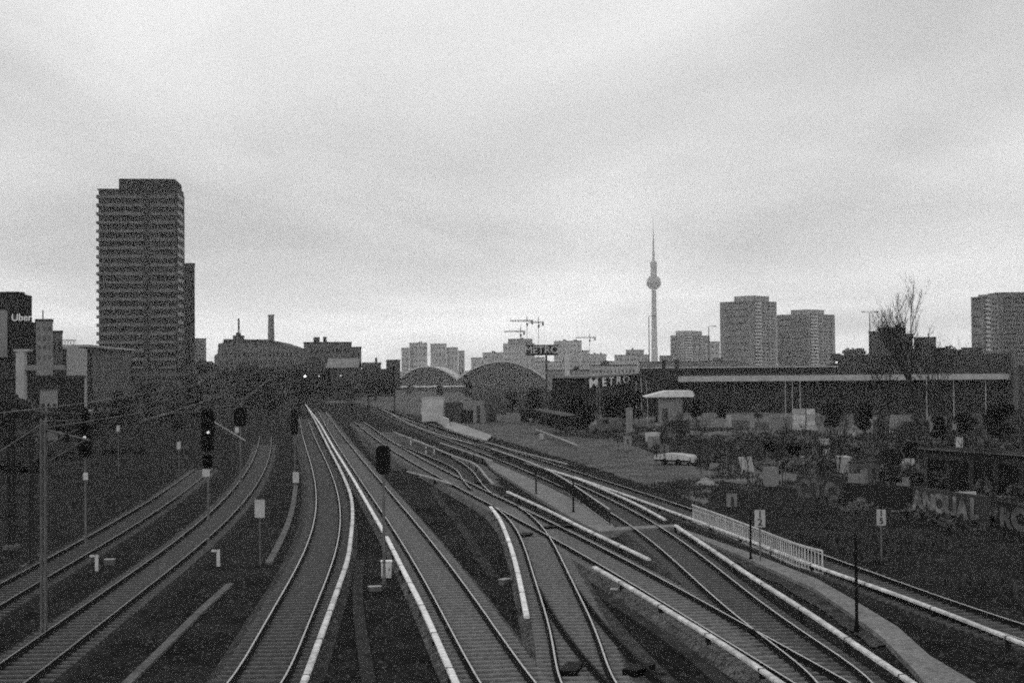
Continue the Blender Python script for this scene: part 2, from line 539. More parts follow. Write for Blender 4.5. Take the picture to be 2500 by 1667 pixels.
B = fit_center([(780, 1012), (806, 1060), (842, 1119), (898, 1195), (934, 1244), (992, 1338), (1010, 1361), (1077, 1479), (1133, 1591), (1176, 1665)],
               [(815, 1030), (865, 1098), (888, 1124), (939, 1185), (1000, 1261), (1064, 1338), (1102, 1392), (1156, 1463), (1222, 1553), (1304, 1665)], 4, 34, 300)
C = fit_center([(905, 1062), (960, 1098), (1010, 1127), (1060, 1155), (1107, 1182), (1155, 1210), (1206, 1235), (1257, 1264), (1321, 1294), (1372, 1325), (1436, 1358), (1484, 1385), (1579, 1448), (1655, 1489), (1752, 1548), (1925, 1655)],
               [(1119, 1168), (1201, 1202), (1270, 1238), (1346, 1276), (1436, 1317), (1500, 1350), (1604, 1410), (1693, 1456), (1783, 1507), (1867, 1548), (1971, 1609), (2073, 1665)], 5, 35, 240)
D = fit_center([(1201, 1230), (1229, 1248), (1252, 1271), (1270, 1302), (1293, 1358), (1311, 1420), (1337, 1504), (1357, 1583), (1376, 1665)],
               [(1244, 1225), (1280, 1247), (1308, 1274), (1334, 1307), (1364, 1358), (1398, 1420), (1434, 1504), (1464, 1581), (1500, 1665)], 5, 34, 93)
E = fit_center([(1318, 1425), (1345, 1475), (1380, 1530), (1430, 1597), (1487, 1665)],
               [(1398, 1425), (1430, 1475), (1490, 1545), (1560, 1615), (1620, 1665)], 3, 34, 58)
Fk = fit_center([(925, 998), (960, 1022), (1020, 1047), (1091, 1075), (1155, 1099), (1257, 1133), (1346, 1169), (1405, 1203), (1489, 1252), (1553, 1295), (1630, 1354), (1706, 1420), (1762, 1464), (1854, 1543), (1900, 1581), (2002, 1665)],
                [(1359, 1158), (1436, 1193), (1502, 1227), (1617, 1293), (1706, 1352), (1795, 1418), (1885, 1487), (1969, 1548), (2040, 1599), (2127, 1665)], 5, 35, 330)
Gk = fit_center([], [(1015, 1022), (1091, 1050), (1191, 1083), (1300, 1115), (1418, 1153), (1566, 1198), (1706, 1249), (1900, 1317), (2089, 1379), (2283, 1451), (2497, 1522)], 4, 38, 330)

track('leftmost track with thin shiny rails curving off at the left edge', L2, 'bed_dark', 'sleeper_dark', bedw=2.9, sink=0.05, head='head_dull')
track('second track from the left bending into the dark bank', L1, 'bed_dark', 'sleeper_dark', bedw=3.0, head='head_dull')
track('S curved track just left of the two converging white rails', A, 'bed_mid', 'sleeper_dark', bedw=2.9)
track('straight pale bedded track right of the long white rail', B, 'bed_pale', 'sleeper', bedw=2.7)
track('pale track slanting to the lower right between two white rails', C, 'bed_pale', 'sleeper', bedw=2.7)
track('track branching off down to the bottom middle of the yard', D, 'bed_pale', 'sleeper', bedw=2.8)
track('short dull diverging track crossing at the bottom middle', E, 'bed_mid', 'sleeper_dark', head='rail', bedw=2.8, sleepers=False)
track('long straight track passing under the crossing path', Fk, 'bed_mid', 'sleeper_dark', bedw=2.8)
track('rightmost track running beside the railing', Gk, 'bed_dark', 'sleeper_dark', bedw=2.8)
# short crossover with an S bend
K1 = [gp(x, y, 0) for x, y in [(960, 1080), (1020, 1102), (1076, 1126), (1112, 1141), (1124, 1158), (1134, 1178), (1150, 1192)]]
K2 = [gp(x, y, 0) for x, y in [(1010, 1070), (1085, 1104), (1140, 1137), (1160, 1154), (1168, 1170), (1182, 1188), (1206, 1208)]]
k1, k2 = smooth(catmull(K1, 1.5), 3), smooth(catmull(K2, 1.5), 3)
nn = 60
kc = [(k1[int(i * (len(k1) - 1) / nn)] + k2[int(i * (len(k2) - 1) / nn)]) / 2 for i in range(nn + 1)]
track('small S bend crossover track in the middle distance', kc[::-1], 'bed_mid', 'sleeper_dark', rails=(k1, k2), bedw=2.6, sleepers=False)

# ------------------------------------------------------------------ covered conductor rails
def third(label, pts, m='cover', w=0.20, ext_near=0.0, step=1.0, z=0.14):
    P = [gp(x, y, z) for x, y in pts]
    P = sorted(P, key=lambda p: p.y)
    if ext_near:
        d = (P[0] - P[1]).normalized(); P.insert(0, P[0] + d * ext_near)
    path = smooth(catmull(P, step), 3, 2)
    root = thing('conductor_rail', label, 'conductor rail', (path[0].x, path[0].y, GZ), group='covered conductor rails along the tracks')
    mb = MB().sweep([(p.x, p.y, 0) for p in path], [(-w / 2, z - .03), (-w / 2 + .03, z), (w / 2 - .03, z), (w / 2, z - .03), (w / 2, z - .10), (-w / 2, z - .10)])
    part(root, 'cover', mb, M[m], world=True)
    br = 0; acc = 0
    brs = MB()
    for i in range(1, len(path)):
        acc += (path[i] - path[i - 1]).length
        if acc > 5.0 and path[i].y < 160:
            acc = 0; br += 1
            a = math.atan2(*(path[i] - path[i - 1]).yx)
            q = MB().obox((path[i].x, path[i].y), a, .10, .16, GZ, z - .11)
            if br <= 60:
                bk = part(root, 'bracket', q, M['bracket'], world=True)
                part(root, 'joint_sleeve', MB().obox((path[i].x, path[i].y), a, .09, w + .02, z - .105, z + .006), M['midgrey'], world=True, parent=bk)
    return root
third('long bright white conductor rail left of the straight pale track, nearer length', [(944, 1308), (1000, 1418), (1036, 1486), (1061, 1545), (1115, 1665)], 'cover_white', ext_near=4)
third('white conductor rail farther up, beyond the gap in the long bright one', [(746, 987), (778, 1029), (814, 1090), (865, 1172), (908, 1246), (936, 1294)], 'cover_white', ext_near=0)
third('curved white conductor rail right of the S curved track', [(752, 996), (768, 1024), (801, 1088), (839, 1162), (857, 1210), (861, 1262), (853, 1338), (852, 1354), (824, 1435), (791, 1527), (740, 1665)], ext_near=4)
third('short curved white conductor rail ending near the bottom middle', [(1198, 1235), (1221, 1264), (1234, 1297), (1247, 1330), (1265, 1397), (1286, 1502)], 'cover_white')
third('white conductor rail below the fenced pale platform', [(1239, 1198), (1359, 1253), (1400, 1275), (1502, 1323), (1584, 1362)])
third('white conductor rail left of the slanting pale track', [(1451, 1381), (1553, 1438), (1655, 1502), (1737, 1548), (1913, 1667)], ext_near=4)
third('long white conductor rail beside the walkway at lower right', [(1649, 1280), (1757, 1351), (1859, 1420), (1936, 1466), (1999, 1507), (2053, 1545), (2232, 1665)], ext_near=4)
third('white conductor rail ending just above the crossing path', [(1280, 1128), (1397, 1162), (1487, 1198), (1566, 1234), (1624, 1266)], w=0.17)
third('white conductor rail running through the railing to the right edge', [(1402, 1162), (1528, 1206), (1655, 1252), (1834, 1318), (1900, 1344), (2002, 1384), (2089, 1412), (2283, 1481), (2494, 1565)], ext_near=5, w=0.17)
third('thin white conductor rail highest on the right slope', [(1191, 1079), (1257, 1098), (1385, 1131)], 'cover_dirty', w=0.17)
third('farthest white conductor rail, starting near the white wall', [(933, 998), (975, 1020), (1015, 1039), (1091, 1065), (1155, 1082)], 'cover_dirty', w=0.2)
third('white conductor rail left of the pale platform tip', [(1076, 1080), (1130, 1098), (1201, 1123)], 'cover_dirty', w=0.19)
third('white conductor rail bending down beside the crossover', [(961, 1053), (1043, 1085), (1104, 1110), (1155, 1128), (1170, 1139), (1186, 1161), (1205, 1179)], 'cover_dirty', w=0.19)
third('dirty white conductor rail left of the crossover', [(994, 1149), (1053, 1164), (1104, 1180)], 'cover_dirty', w=0.19)
third('pale edge rail on the far yard slope', [(1308, 1047), (1355, 1064), (1410, 1086)], 'cover_dirty', w=0.3)

# ------------------------------------------------------------------ troughs, paths, patches
patch('gravel_yard', [(760, 960), (870, 950), (1130, 958), (1200, 1010), (1330, 1022), (1500, 1070), (1760, 1165), (1720, 1230), (1400, 1125), (1180, 1060), (1000, 1010)], M['gravel'])
patch('yard_asphalt', [(1480, 1008), (1700, 1004), (2180, 1012), (2330, 1050), (2200, 1066), (1900, 1084), (1500, 1062)], mat('worn_asphalt', .10, var=.5, scale=.12, fine=.3, fscale=2))
patch('yard_lane', [(1560, 1130), (1700, 1120), (1900, 1150), (2120, 1190), (2080, 1210), (1800, 1180)], mat('worn_asphalt', .10))
patch('gravel_island', [(900, 1052), (960, 1055), (1080, 1100), (1190, 1140), (1230, 1190), (1150, 1180), (1010, 1120)], M['gravel'])
patch('gravel_strip', [(760, 962), (870, 956), (960, 968), (900, 980), (800, 985)], M['gravel'])
patch('gravel_wedge', [(860, 1050), (930, 1080), (1010, 1140), (960, 1150), (900, 1100)], M['bed_mid'])
def strip(name, pts, wpx_m, m, hgt=0.06):
    PATCHZ[0] += 0.003
    P = smooth(catmull([gp(x, y, GZ + hgt) for x, y in pts], 1.0), 2)
    w = wpx_m / 2
    z = PATCHZ[0] + hgt
    mb = MB().sweep([(p.x, p.y, 0) for p in P], [(-w, z), (w, z), (w, GZ - .02), (-w, GZ - .02)])
    return struct(name, mb, m)
strip('cable_trough', [(722, 1185), (714, 1240), (692, 1305), (655, 1375)], 0.32, M['trough'])
strip('cable_trough', [(562, 1425), (500, 1480), (420, 1560), (310, 1667), (270, 1705)], 0.30, M['trough'])
strip('cable_trough', [(880, 1368), (872, 1440), (878, 1520), (890, 1600), (905, 1700)], 0.42, mat('sunk_trough', 0.028, var=0.5, scale=1.2, fine=0.4, fscale=8))
strip('cable_trough', [(1055, 1190), (1075, 1225), (1130, 1290), (1165, 1350), (1205, 1410)], 0.5, mat('sunk_trough', 0.045))
strip('cable_trough', [(1450, 1440), (1560, 1510), (1720, 1625), (1790, 1690)], 0.5, mat('sunk_trough', 0.045))
# walkway at lower right
upper = [(1672, 1292), (1834, 1349), (1900, 1374), (1997, 1413), (2084, 1463), (2193, 1530), (2270, 1599), (2385, 1667), (2440, 1700)]
lower = [(2330, 1720), (2257, 1667), (2232, 1634), (2155, 1555), (2084, 1502), (1987, 1435), (1900, 1397), (1823, 1362), (1706, 1313)]
patch('walkway', upper + lower, M['path'], raise_=0.15)
patch('gravel_shoulder', [(1706, 1316), (1900, 1402), (1987, 1442), (2084, 1510), (2160, 1575), (2130, 1580), (2040, 1510), (1900, 1425), (1780, 1365)], M['bed_mid'])
# fenced platform, widening towards the camera
patch('island_platform', [(1170, 1105), (1262, 1128), (1350, 1168), (1420, 1208), (1487, 1260), (1500, 1287), (1456, 1294), (1392, 1261), (1300, 1205), (1200, 1142)], M['path'], raise_=0.16)
patch('crossing_path', [(1456, 1291), (1500, 1286), (1560, 1283), (1650, 1279), (1662, 1284), (1560, 1290), (1500, 1294), (1462, 1297)], M['path'], raise_=0.32)

# ------------------------------------------------------------------ railings
def railing(label, base_px, h, bar=0.55, m='railpaint', base_z=GZ + .15, mid=True, w=0.022, mb_=None, grp='railings beside the paths'):
    P = smooth(catmull([gp(x, y, base_z) for x, y in base_px], 0.5), 2)
    root = thing('railing', label, 'railing', (P[0].x, P[0].y, base_z), group=grp)
    for z, r in ((h, .045), (h * .12, .03)):
        part(root, 'handrail' if z == h else 'bottom_rail', MB().tube([(p.x, p.y, base_z + z) for p in P], r, 5), M[m], world=True)
    acc = 0; nbar = 0; rest = MB(); nxt = 0
    for i in range(1, len(P)):
        l = (P[i] - P[i - 1]).length
        while nxt <= acc + l:
            p = P[i - 1].lerp(P[i], (nxt - acc) / l)
            post = nbar % 5 == 0
            r = .03 if post else w
            b = MB().box(p.x - r, p.x + r, p.y - r, p.y + r, base_z, base_z + h)
            if nbar < 100: part(root, 'post' if post else 'bar', b, M[mb_ or m], world=True)
            else: rest.add(b.v, b.f)
            nbar += 1; nxt += bar
        acc += l
    if rest.v: part(root, 'bar_row', rest, M[mb_ or m], world=True, kind='stuff')
railing('grey metal railing with widely spaced bars along the walkway at right', [(2008, 1407), (1961, 1394), (1859, 1350), (1760, 1307), (1690, 1279)], 1.1, bar=0.32)
railing('finely barred grey railing on the fenced pale platform', [(1489, 1284), (1440, 1247), (1395, 1213), (1345, 1180), (1262, 1142), (1200, 1118)], 0.95, bar=0.5, m='railpaint', w=0.03, mb_='dark')

# ------------------------------------------------------------------ signals, boards, masts
def lampdisc(root, x, y, z, r, m, parent=None):
    b = MB()
    n = 14
    b.add([(x + r * math.cos(2 * math.pi * k / n), y, z + r * math.sin(2 * math.pi * k / n)) for k in range(n)] +
          [(x + r * math.cos(2 * math.pi * k / n), y + .05, z + r * math.sin(2 * math.pi * k / n)) for k in range(n)],
          [tuple(range(n))] + [(k, n + k, n + (k + 1) % n, (k + 1) % n) for k in range(n)])
    part(root, 'lamp', b, m, parent=parent)
def signal(label, px, ytop, ybot, wpx, Y, upper=None, lamp=None, plate=None, lampm='lamp', back=False, lower=None, posttop=None):
    """light signal: post, head with hoods, optional smaller head and number plate; rows in photo pixels"""
    base = dp(px, pyg(px, Y), Y); zt = dp(px, ytop, Y).z - GZ; zb = dp(px, ybot, Y).z - GZ; w = wpx * Y / F
    root = thing('railway_signal', label, 'railway signal', (base.x, base.y, GZ), group='railway light signals')
    p = MB().lathe([(.09, 0), (.09, .3), (.06, .35), (.06, zt - .1)], n=10)
    part(root, 'post', p, M['steel_dull'])
    def head(z0, z1, w, nm):
        b = w * .22
        poly = [(-w / 2, z0 + b), (-w / 2 + b, z0), (w / 2 - b, z0), (w / 2, z0 + b), (w / 2, z1 - b), (w / 2 - b, z1), (-w / 2 + b, z1), (-w / 2, z1 - b)]
        h = part(root, nm, MB().yprism(poly, -.16, -.10), M['black'])
        part(root, 'housing', MB().box(-w * .36, w * .36, -.10, .14, z0 + b, z1 - b), M['black'], parent=h)
        if not back:
            n = max(2, int((z1 - z0) / .45))
            for k in range(n):
                zc_ = z0 + (k + .5) * (z1 - z0) / n
                r = min(.11, w * .22)
                hood = MB()
                m_ = 10
                vs = []
                for yy in (-.17, -.42):
                    for q in range(m_ + 1):
                        a = math.pi * (q / m_)
                        vs.append((r * math.cos(a), yy, zc_ + r * math.sin(a)))
                hood.add(vs, [(q, q + 1, m_ + 2 + q, m_ + 1 + q) for q in range(m_)])
                part(root, 'hood', hood, M['black'], parent=h)
        return h
    h = head(zb, zt, w, 'signal_head')
    if upper:
        head(dp(px, upper[1], Y).z - GZ, dp(px, upper[0], Y).z - GZ, upper[2] * Y / F, 'upper_head')
    if lower:
        head(dp(px, lower[1], Y).z - GZ, dp(px, lower[0], Y).z - GZ, lower[2] * Y / F, 'lower_head')
    if lamp:
        q = dp(lamp[0], lamp[1], Y)
        lampdisc(root, q.x - base.x, -.20, q.z - GZ, .075 * (Y / 73) , M[lampm], parent=h)
    if plate:
        q0 = dp(plate[0], plate[1], Y).z - GZ; q1 = dp(plate[0], plate[2], Y).z - GZ; pw = plate[3] * Y / F
        xo = (plate[0] - px) * Y / F
        part(root, 'number_plate', MB().box(xo - pw / 2, xo + pw / 2, -.13, -.10, q1, q0), M['offwhite'])
    return root
signal('tall dark light signal at left with one lit lamp, nearest the left edge', 209, 1032, 1114, 33, 73, upper=(1004, 1029, 24), lamp=(209, 1067), plate=(211, 1153, 1171, 12), lampm='lamp_weak')
signal('tall dark light signal with a bright lamp and a small head beneath', 509, 998, 1103, 31, 73, lamp=(510, 1055), lower=(1108, 1142, 25), plate=(505, 1144, 1163, 18), lampm='lamp_weak')
signal('dark signal seen from behind on the left bank', 588, 995, 1040, 32, 92, back=True, plate=(580, 1042, 1056, 9))
signal('slim dark signal left of where the white rails meet', 720, 998, 1060, 19, 112, back=True, plate=(723, 1152, 1178, 15))
signal('dark double box signal in front of the pale track', 938, 1087, 1156, 35, 61, back=True)
# rail side white box at the foot of that signal
q = gp(943, 1415, GZ)
r = thing('equipment_cabinet', 'white trackside cabinet at the foot of the double box signal', 'cabinet', q)
part(r, 'housing', MB().bbox(-.22, .22, 0, .28, .08, .78), M['offwhite'])
part(r, 'lid', MB().bbox(-.25, .25, -.03, .31, .781, .83), M['white'])
part(r, 'plinth', MB().box(-.2, .2, .02, .26, 0, .079), M['dark'])
part(r, 'door_handle', MB().box(.12, .15, -.02, -.001, .4, .52), M['dark'])

def board(label, px, y0, y1, wpx, Y, txt, grp='white trackside number boards'):
    base = dp(px, pyg(px, Y), Y); zt = dp(px, y0, Y).z - GZ; zb = dp(px, y1, Y).z - GZ; w = wpx * Y / F
    root = thing('distance_board', label, 'board', (base.x, base.y, GZ), group=grp)
    part(root, 'post', MB().lathe([(.035, 0), (.035, zb + .1)], n=8), M['steel_dull'])
    b = w * .06
    pl = part(root, 'plate', MB().yprism([(-w / 2, zb + b), (-w / 2 + b, zb), (w / 2 - b, zb), (w / 2, zb + b), (w / 2, zt - b), (w / 2 - b, zt), (-w / 2 + b, zt), (-w / 2, zt - b)], -.06, -.036), mat('board_face', 0.36, var=0.15))
    hh = zt - zb
    for i, c in enumerate(txt):
        if c.strip():
            text_part(root, c, hh * .56, (0, -.075, zt - hh * (.27 + .46 * i)), M['dark'], parent=pl, name='digit', ext=.008, off=.004)
board('white number board on a post at left, beside the pale trough', 635, 1219, 1263, 25, 67, '  ')
board('white number board with dark digits standing behind the railing', 1856, 1244, 1286, 26, 66, '12')
board('white number board on a post alone on the dark ground at right', 2152, 1243, 1282, 22, 66, '15')
board('white number tag low on the far left bank', 437, 1078, 1096, 9, 110, ' ')
board('tiny white tag on the left bank below the lit strip', 289, 1038, 1053, 8, 130, ' ')
# low angled white markers near the left tracks
for (x, y, h, lab) in ((236, 1394, 40, 'low white angle marker beside the leftmost track'), (533, 1382, 41, 'low white angle marker between the second track and the trough')):
    p = gp(x, y, GZ); s = h * p.y / F
    r = thing('angle_marker', lab, 'marker', p, group='low white angle markers')
    part(r, 'upright', MB().box(-.08, .08, -.01, .01, 0, s), M['offwhite'])
    part(r, 'arm', MB().box(-.32, -.056, -.01, .01, s - .11, s), M['offwhite'])
# cable boxes and small track items
small = [((268, 1378), .45, .25), ((915, 1442), .5, .18), ((408, 1402), .5, .18), ((1232, 1424), .5, .18), ((1512, 1440), .6, .2), ((1500, 1450), .4, .2)]
for i, ((x, y), w_, h_) in enumerate(small):
    p = gp(x, y, GZ)
    r = thing('cable_box', ['grey cable box beside the left angle marker', 'grey cable box left of the bright nearest rail', 'grey cable box beside the second track', 'grey cable box by the end of the short curved white rail', 'grey cable box left of the slanting white rail', 'smaller grey cable box touching its neighbour by the slanting white rail'][i], 'cable box', p, rz=.3 * i, group='cable boxes on the ballast')
    part(r, 'housing', MB().bbox(-w_ / 2, w_ / 2, -.15, .15, 0, h_), M['steel_dull'])
    part(r, 'lid', MB().bbox(-w_ / 2 - .02, w_ / 2 + .02, -.17, .17, h_ + .001, h_ + .03), M['steel'])
for i, (x, y, l_, a_) in enumerate([(1282, 1310, 1.2, -.35), (1395, 1640, 1.3, -.2), (1560, 1640, 1.2, -.6), (1365, 1290, 2.0, -1.0), (1170, 1180, 1.0, -.3)]):
    p = gp(x, y, GZ + .24)
    r = thing('point_machine', ['dark point machine where the tracks split', 'dark point machine at the bottom edge, left one', 'dark point machine at the bottom edge, right one', 'long dark point machine right of the split', 'dark point machine beside the crossover'][i], 'point machine', (p.x, p.y, GZ + .2), rz=a_, group='dark point machines')
    part(r, 'housing', MB().bbox(-.25, .25, -l_ / 2, l_ / 2, 0.0, .22, .05), M['black'])
    part(r, 'drive_rod', MB().tube([(.25, 0, .08), (.9, 0, .08)], .03, 6), M['rail'])

# signal gantry across the tracks
YG = 290
pL = dp(728, 948, YG); pR = dp(965, 955, YG)
r = thing('signal_gantry', 'dark signal bridge across the far tracks', 'signal gantry', (pL.x, YG, GZ))
zg = pL.z - GZ
ln = pR.x - pL.x
def truss(x0, x1, z0, z1, y0, y1, t=.07):
    mb = MB()
    for y in (y0, y1):
        for z in (z0, z1): mb.box(x0, x1, y - t, y + t, z - t, z + t)
    n = max(2, int((x1 - x0) / 1.1))
    for i in range(n):
        a, b = x0 + (x1 - x0) * i / n, x0 + (x1 - x0) * (i + 1) / n
        for y in (y0, y1): mb.tube([(a, y, z0 if i % 2 else z1), (b, y, z1 if i % 2 else z0)], t * .7, 4)
    return mb
part(r, 'beam', truss(0, ln * .55, zg - .15, zg + .35, -.4, .4, .1), M['black'])
part(r, 'beam', truss(ln * .55 + .2, ln, zg - .75, zg - .25, -.4, .4, .1), M['black'])
for x in (0.3, ln * .55, ln * .72, ln - .2):
    part(r, 'leg', MB().box(x - .13, x + .13, -.3, .3, 0, zg - .85 if x > ln * .6 else zg - .27), M['black'])
part(r, 'walkway_deck', MB().box(0, ln * .5, -.9, -.52, zg - .1, zg - .04), M['dark'])
for i, (x, y0, y1, w_, lab, lm) in enumerate([(745, 903, 941, 9, 'signal with a bright white lamp at the left end of the signal bridge', 'lamp'), (802, 903, 941, 9, 'slim dark signal in the middle of the signal bridge', None),
                                        (925, 924, 948, 9, 'small dark signal right of the middle of the signal bridge', None), (961, 893, 952, 8, 'tall dark signal at the right end of the signal bridge', None),
                                        (779, 912, 926, 8, 'faintly lit signal between the first two on the signal bridge', 'lamp_weak'), (832, 911, 925, 8, 'faintly lit signal right of the slim dark one', 'lamp_weak')]):
    a = dp(x, y1, YG - .7); b = dp(x, y0, YG - .7)
    rr = thing('railway_signal', lab, 'railway signal', (a.x, YG - .7, a.z), group='signals standing on the signal bridge')
    hgt = b.z - a.z; w2 = w_ * YG / F / 2
    part(rr, 'bracket', MB().box(-.05, .05, -.05, .05, -.3, .1), M['black'])
    h = part(rr, 'signal_head', MB().yprism([(-w2, .15), (-w2 + .12, 0), (w2 - .12, 0), (w2, .15), (w2, hgt - .15), (w2 - .12, hgt), (-w2 + .12, hgt), (-w2, hgt - .15)], -.1, .1), M['black'])
    if lm: lampdisc(rr, 0, -.15, hgt * .6, .22 if lm == 'lamp' else .17, M[lm], parent=h)

# overhead line masts
def mast(label, px, ybase, ytop, w=.22, m='steel_dull', arm=None, Y=None, lattice=True):
    p = gp(px, ybase, GZ) if Y is None else Vector((dp(px, 950, Y).x, Y, GZ))
    zt = dp(px, ytop, p.y).z - GZ
    r = thing('catenary_mast', label, 'catenary mast', p, group='overhead line masts')
    w2 = w / 2
    mb = MB()
    for sx in (-1, 1):
        for sy in (-1, 1): mb.box(sx * w2 - .025, sx * w2 + .025, sy * w2 - .025, sy * w2 + .025, .2, zt)
    n = int(zt / .5)
    for i in range(n):
        a = 1 if i % 2 else -1
        z0, z1 = .2 + (zt - .2) * i / n, .2 + (zt - .2) * (i + 1) / n
        mb.tube([(-a * w2, -w2, z0), (a * w2, -w2, z1)], .018, 4)
        mb.tube([(w2, -a * w2, z0), (w2, a * w2, z1)], .018, 4)
    part(r, 'lattice_column', mb, M[m])
    part(r, 'footing', MB().bbox(-.35, .35, -.35, .35, 0, .2), M['trough'])
    if arm:
        part(r, 'cantilever_arm', MB().tube([(0, 0, zt - .3), (arm, 0, zt - .7)], .04, 6), M[m])
        part(r, 'stay', MB().tube([(0, 0, zt - 1.5), (arm * .85, 0, zt - .72)], .03, 6), M[m])
        ins = MB().lathe([(.05, 0), (.1, .05), (.05, .1), (.1, .15), (.05, .2), (.1, .25), (.05, .3)], (arm * .5, 0), 8)
        ins.v = [(x, y, z + zt - .75) for x, y, z in ins.v]
        part(r, 'insulator', ins, M['dark'])
    return r, p, zt
m1_ = mast('near lattice mast at the left edge, pale grey', 107, 1562, 1026, w=.14, m='steel_dull', arm=1.6)
m2_ = mast('second lattice mast at the left edge, behind the pale one', 76, 1388, 1040, w=.14, m='darkgrey', arm=-2.0)
m3_ = mast('dark slim mast left of the signals at the left edge', 28, 1340, 985, w=.25, m='dark', arm=1.8)
m4_ = mast('lattice mast on the far left bank below the pale building', 585, 0, 925, Y=250, w=.35, m='darkgrey', arm=2.5)
m5_ = mast('far lattice mast right of the dark long block', 668, 0, 905, Y=330, w=.4, m='darkgrey', arm=-3)
m6_ = mast('dark mast on the left bank beneath the tall tower', 452, 0, 955, Y=170, w=.3, m='darkgrey', arm=2.2)
def wire(label, pts, r=.02, sag=.0):
    P = [dp(*p) for p in pts]
    out = []
    for i in range(len(P) - 1):
        n = 14
        for k in range(n + (i == len(P) - 2)):
            t = k / n
            q = P[i].lerp(P[i + 1], t); q.z -= sag * 4 * t * (1 - t)
            out.append(q)
    root = single('overhead_wire', MB().tube(out, r * .75, 4), M['wire'], label, 'overhead wire', group='overhead wires over the left tracks')
wire('overhead wire rising from the left edge to the near mast', [(-60, 1140, 40), (105, 1032, 46)], .016)
wire('overhead wire reaching from the near mast to the leftmost signal', [(105, 1028, 46), (205, 1024, 72)], .014)
wire('long overhead wire climbing to the dark long block', [(350, 1026, 90), (500, 979, 150), (600, 923, 250), (665, 880, 330)], .035)
wire('overhead wire below the long climbing one', [(340, 1028, 90), (420, 1008, 120), (570, 1000, 170), (667, 915, 330)], .03)
wire('steep overhead wire beside the tall tower foot', [(535, 905, 250), (552, 934, 250), (570, 941, 250)], .035)
wire('level overhead wire above the second lit signal', [(450, 992, 120), (610, 991, 125)], .022)
wire('slack overhead wire over the left bank', [(115, 1086, 46), (194, 1045, 73), (300, 1058, 90)], .012)
wire('short overhead wire low at the left edge', [(-30, 1230, 40), (40, 1280, 44)], .014)
wire('upper overhead wire left of the tall tower foot', [(120, 1003, 60), (165, 1022, 72)], .016)
wire('overhead wire from the dark mast to the lattice mast', [(452, 960, 170), (590, 975, 170), (668, 920, 330)], .03)
wire('faint overhead wire far above the left bank', [(-20, 1010, 60), (200, 985, 110), (420, 950, 200), (600, 915, 300)], .03)
wire('second faint overhead wire above the left bank', [(107, 1045, 46), (330, 1010, 90), (452, 975, 170)], .016)
wire('overhead wire over the second left track', [(28, 1000, 38), (209, 1010, 73), (452, 968, 170)], .014)
wire('overhead wire crossing level by the lattice mast', [(585, 935, 250), (760, 940, 260), (900, 948, 280)], .03)
wire('overhead wire curving to the signal bridge', [(585, 950, 250), (700, 958, 270), (745, 950, 289)], .03)
r = single('brace_arm', MB().tube([dp(523, 1030, 74), dp(600, 1076, 74)], .035, 6), M['steel'], 'pale sloping brace right of the lit signal with the small head', 'brace arm')

# poles on the right
for i, (x, yb, yt, w_, lab) in enumerate([(2092, 1545, 1305, .10, 'dark post crossing the walkway at lower right'), (1833, 1374, 1248, .09, 'dark post in front of the railing left of the number board'), (1400, 1258, 1178, .10, 'dark post on the fenced pale platform'), (1309, 1212, 1150, .1, 'dark post near the tip of the fenced pale platform')]):
    p = gp(x, yb, GZ); zt = dp(x, yt, p.y).z - GZ
    r = thing('lamp_post', lab, 'post', p, group='dark posts beside the right tracks')
    part(r, 'post', MB().lathe([(w_, 0), (w_, .25), (w_ * .6, .3), (w_ * .5, zt)], n=8), M['black'])
    part(r, 'cap', MB().lathe([(w_ * .7, zt + .001), (w_ * .7, zt + .06), (0.01, zt + .1)], n=8), M['dark'])

# ------------------------------------------------------------------ buildings
def facade(root, x0, x1, y, z0, z1, nx, nz, wf=.55, hf=.5, m='glass', wname='window', axis='x', out=-1, wallpart=None, band=False, proud=.03):
    """windows on a wall lying along x (at y) or along y (at x=y)"""
    dx_ = (x1 - x0) / nx; dz = (z1 - z0) / nz
    cnt = 0
    for j in range(nz):
        zc_ = z0 + (j + .5) * dz
        cols = [(x0 + dx_ * .15, x1 - dx_ * .15)] if band else [(x0 + (i + .5 - wf / 2) * dx_, x0 + (i + .5 + wf / 2) * dx_) for i in range(nx)]
        for a, b in cols:
            cnt += 1
            lo, hi = sorted((y, y + out * proud))
            if axis == 'x': mb = MB().box(a, b, lo, hi, zc_ - dz * hf / 2, zc_ + dz * hf / 2)
            else: mb = MB().box(lo, hi, a, b, zc_ - dz * hf / 2, zc_ + dz * hf / 2)
            part(root, wname, mb, M[m], parent=wallpart)
def roofline(root, w, d, h, m='roofdark', n=3, seed=1):
    rr = random.Random(seed)
    for i in range(n):
        a = rr.uniform(-w * .38, w * .3); s = rr.uniform(.05, .14) * w
        part(root, 'roof_box', MB().box(a, a + s, d * .3, d * .3 + max(2, s), h + .001, h + rr.uniform(1.0, 2.2)), M[m])
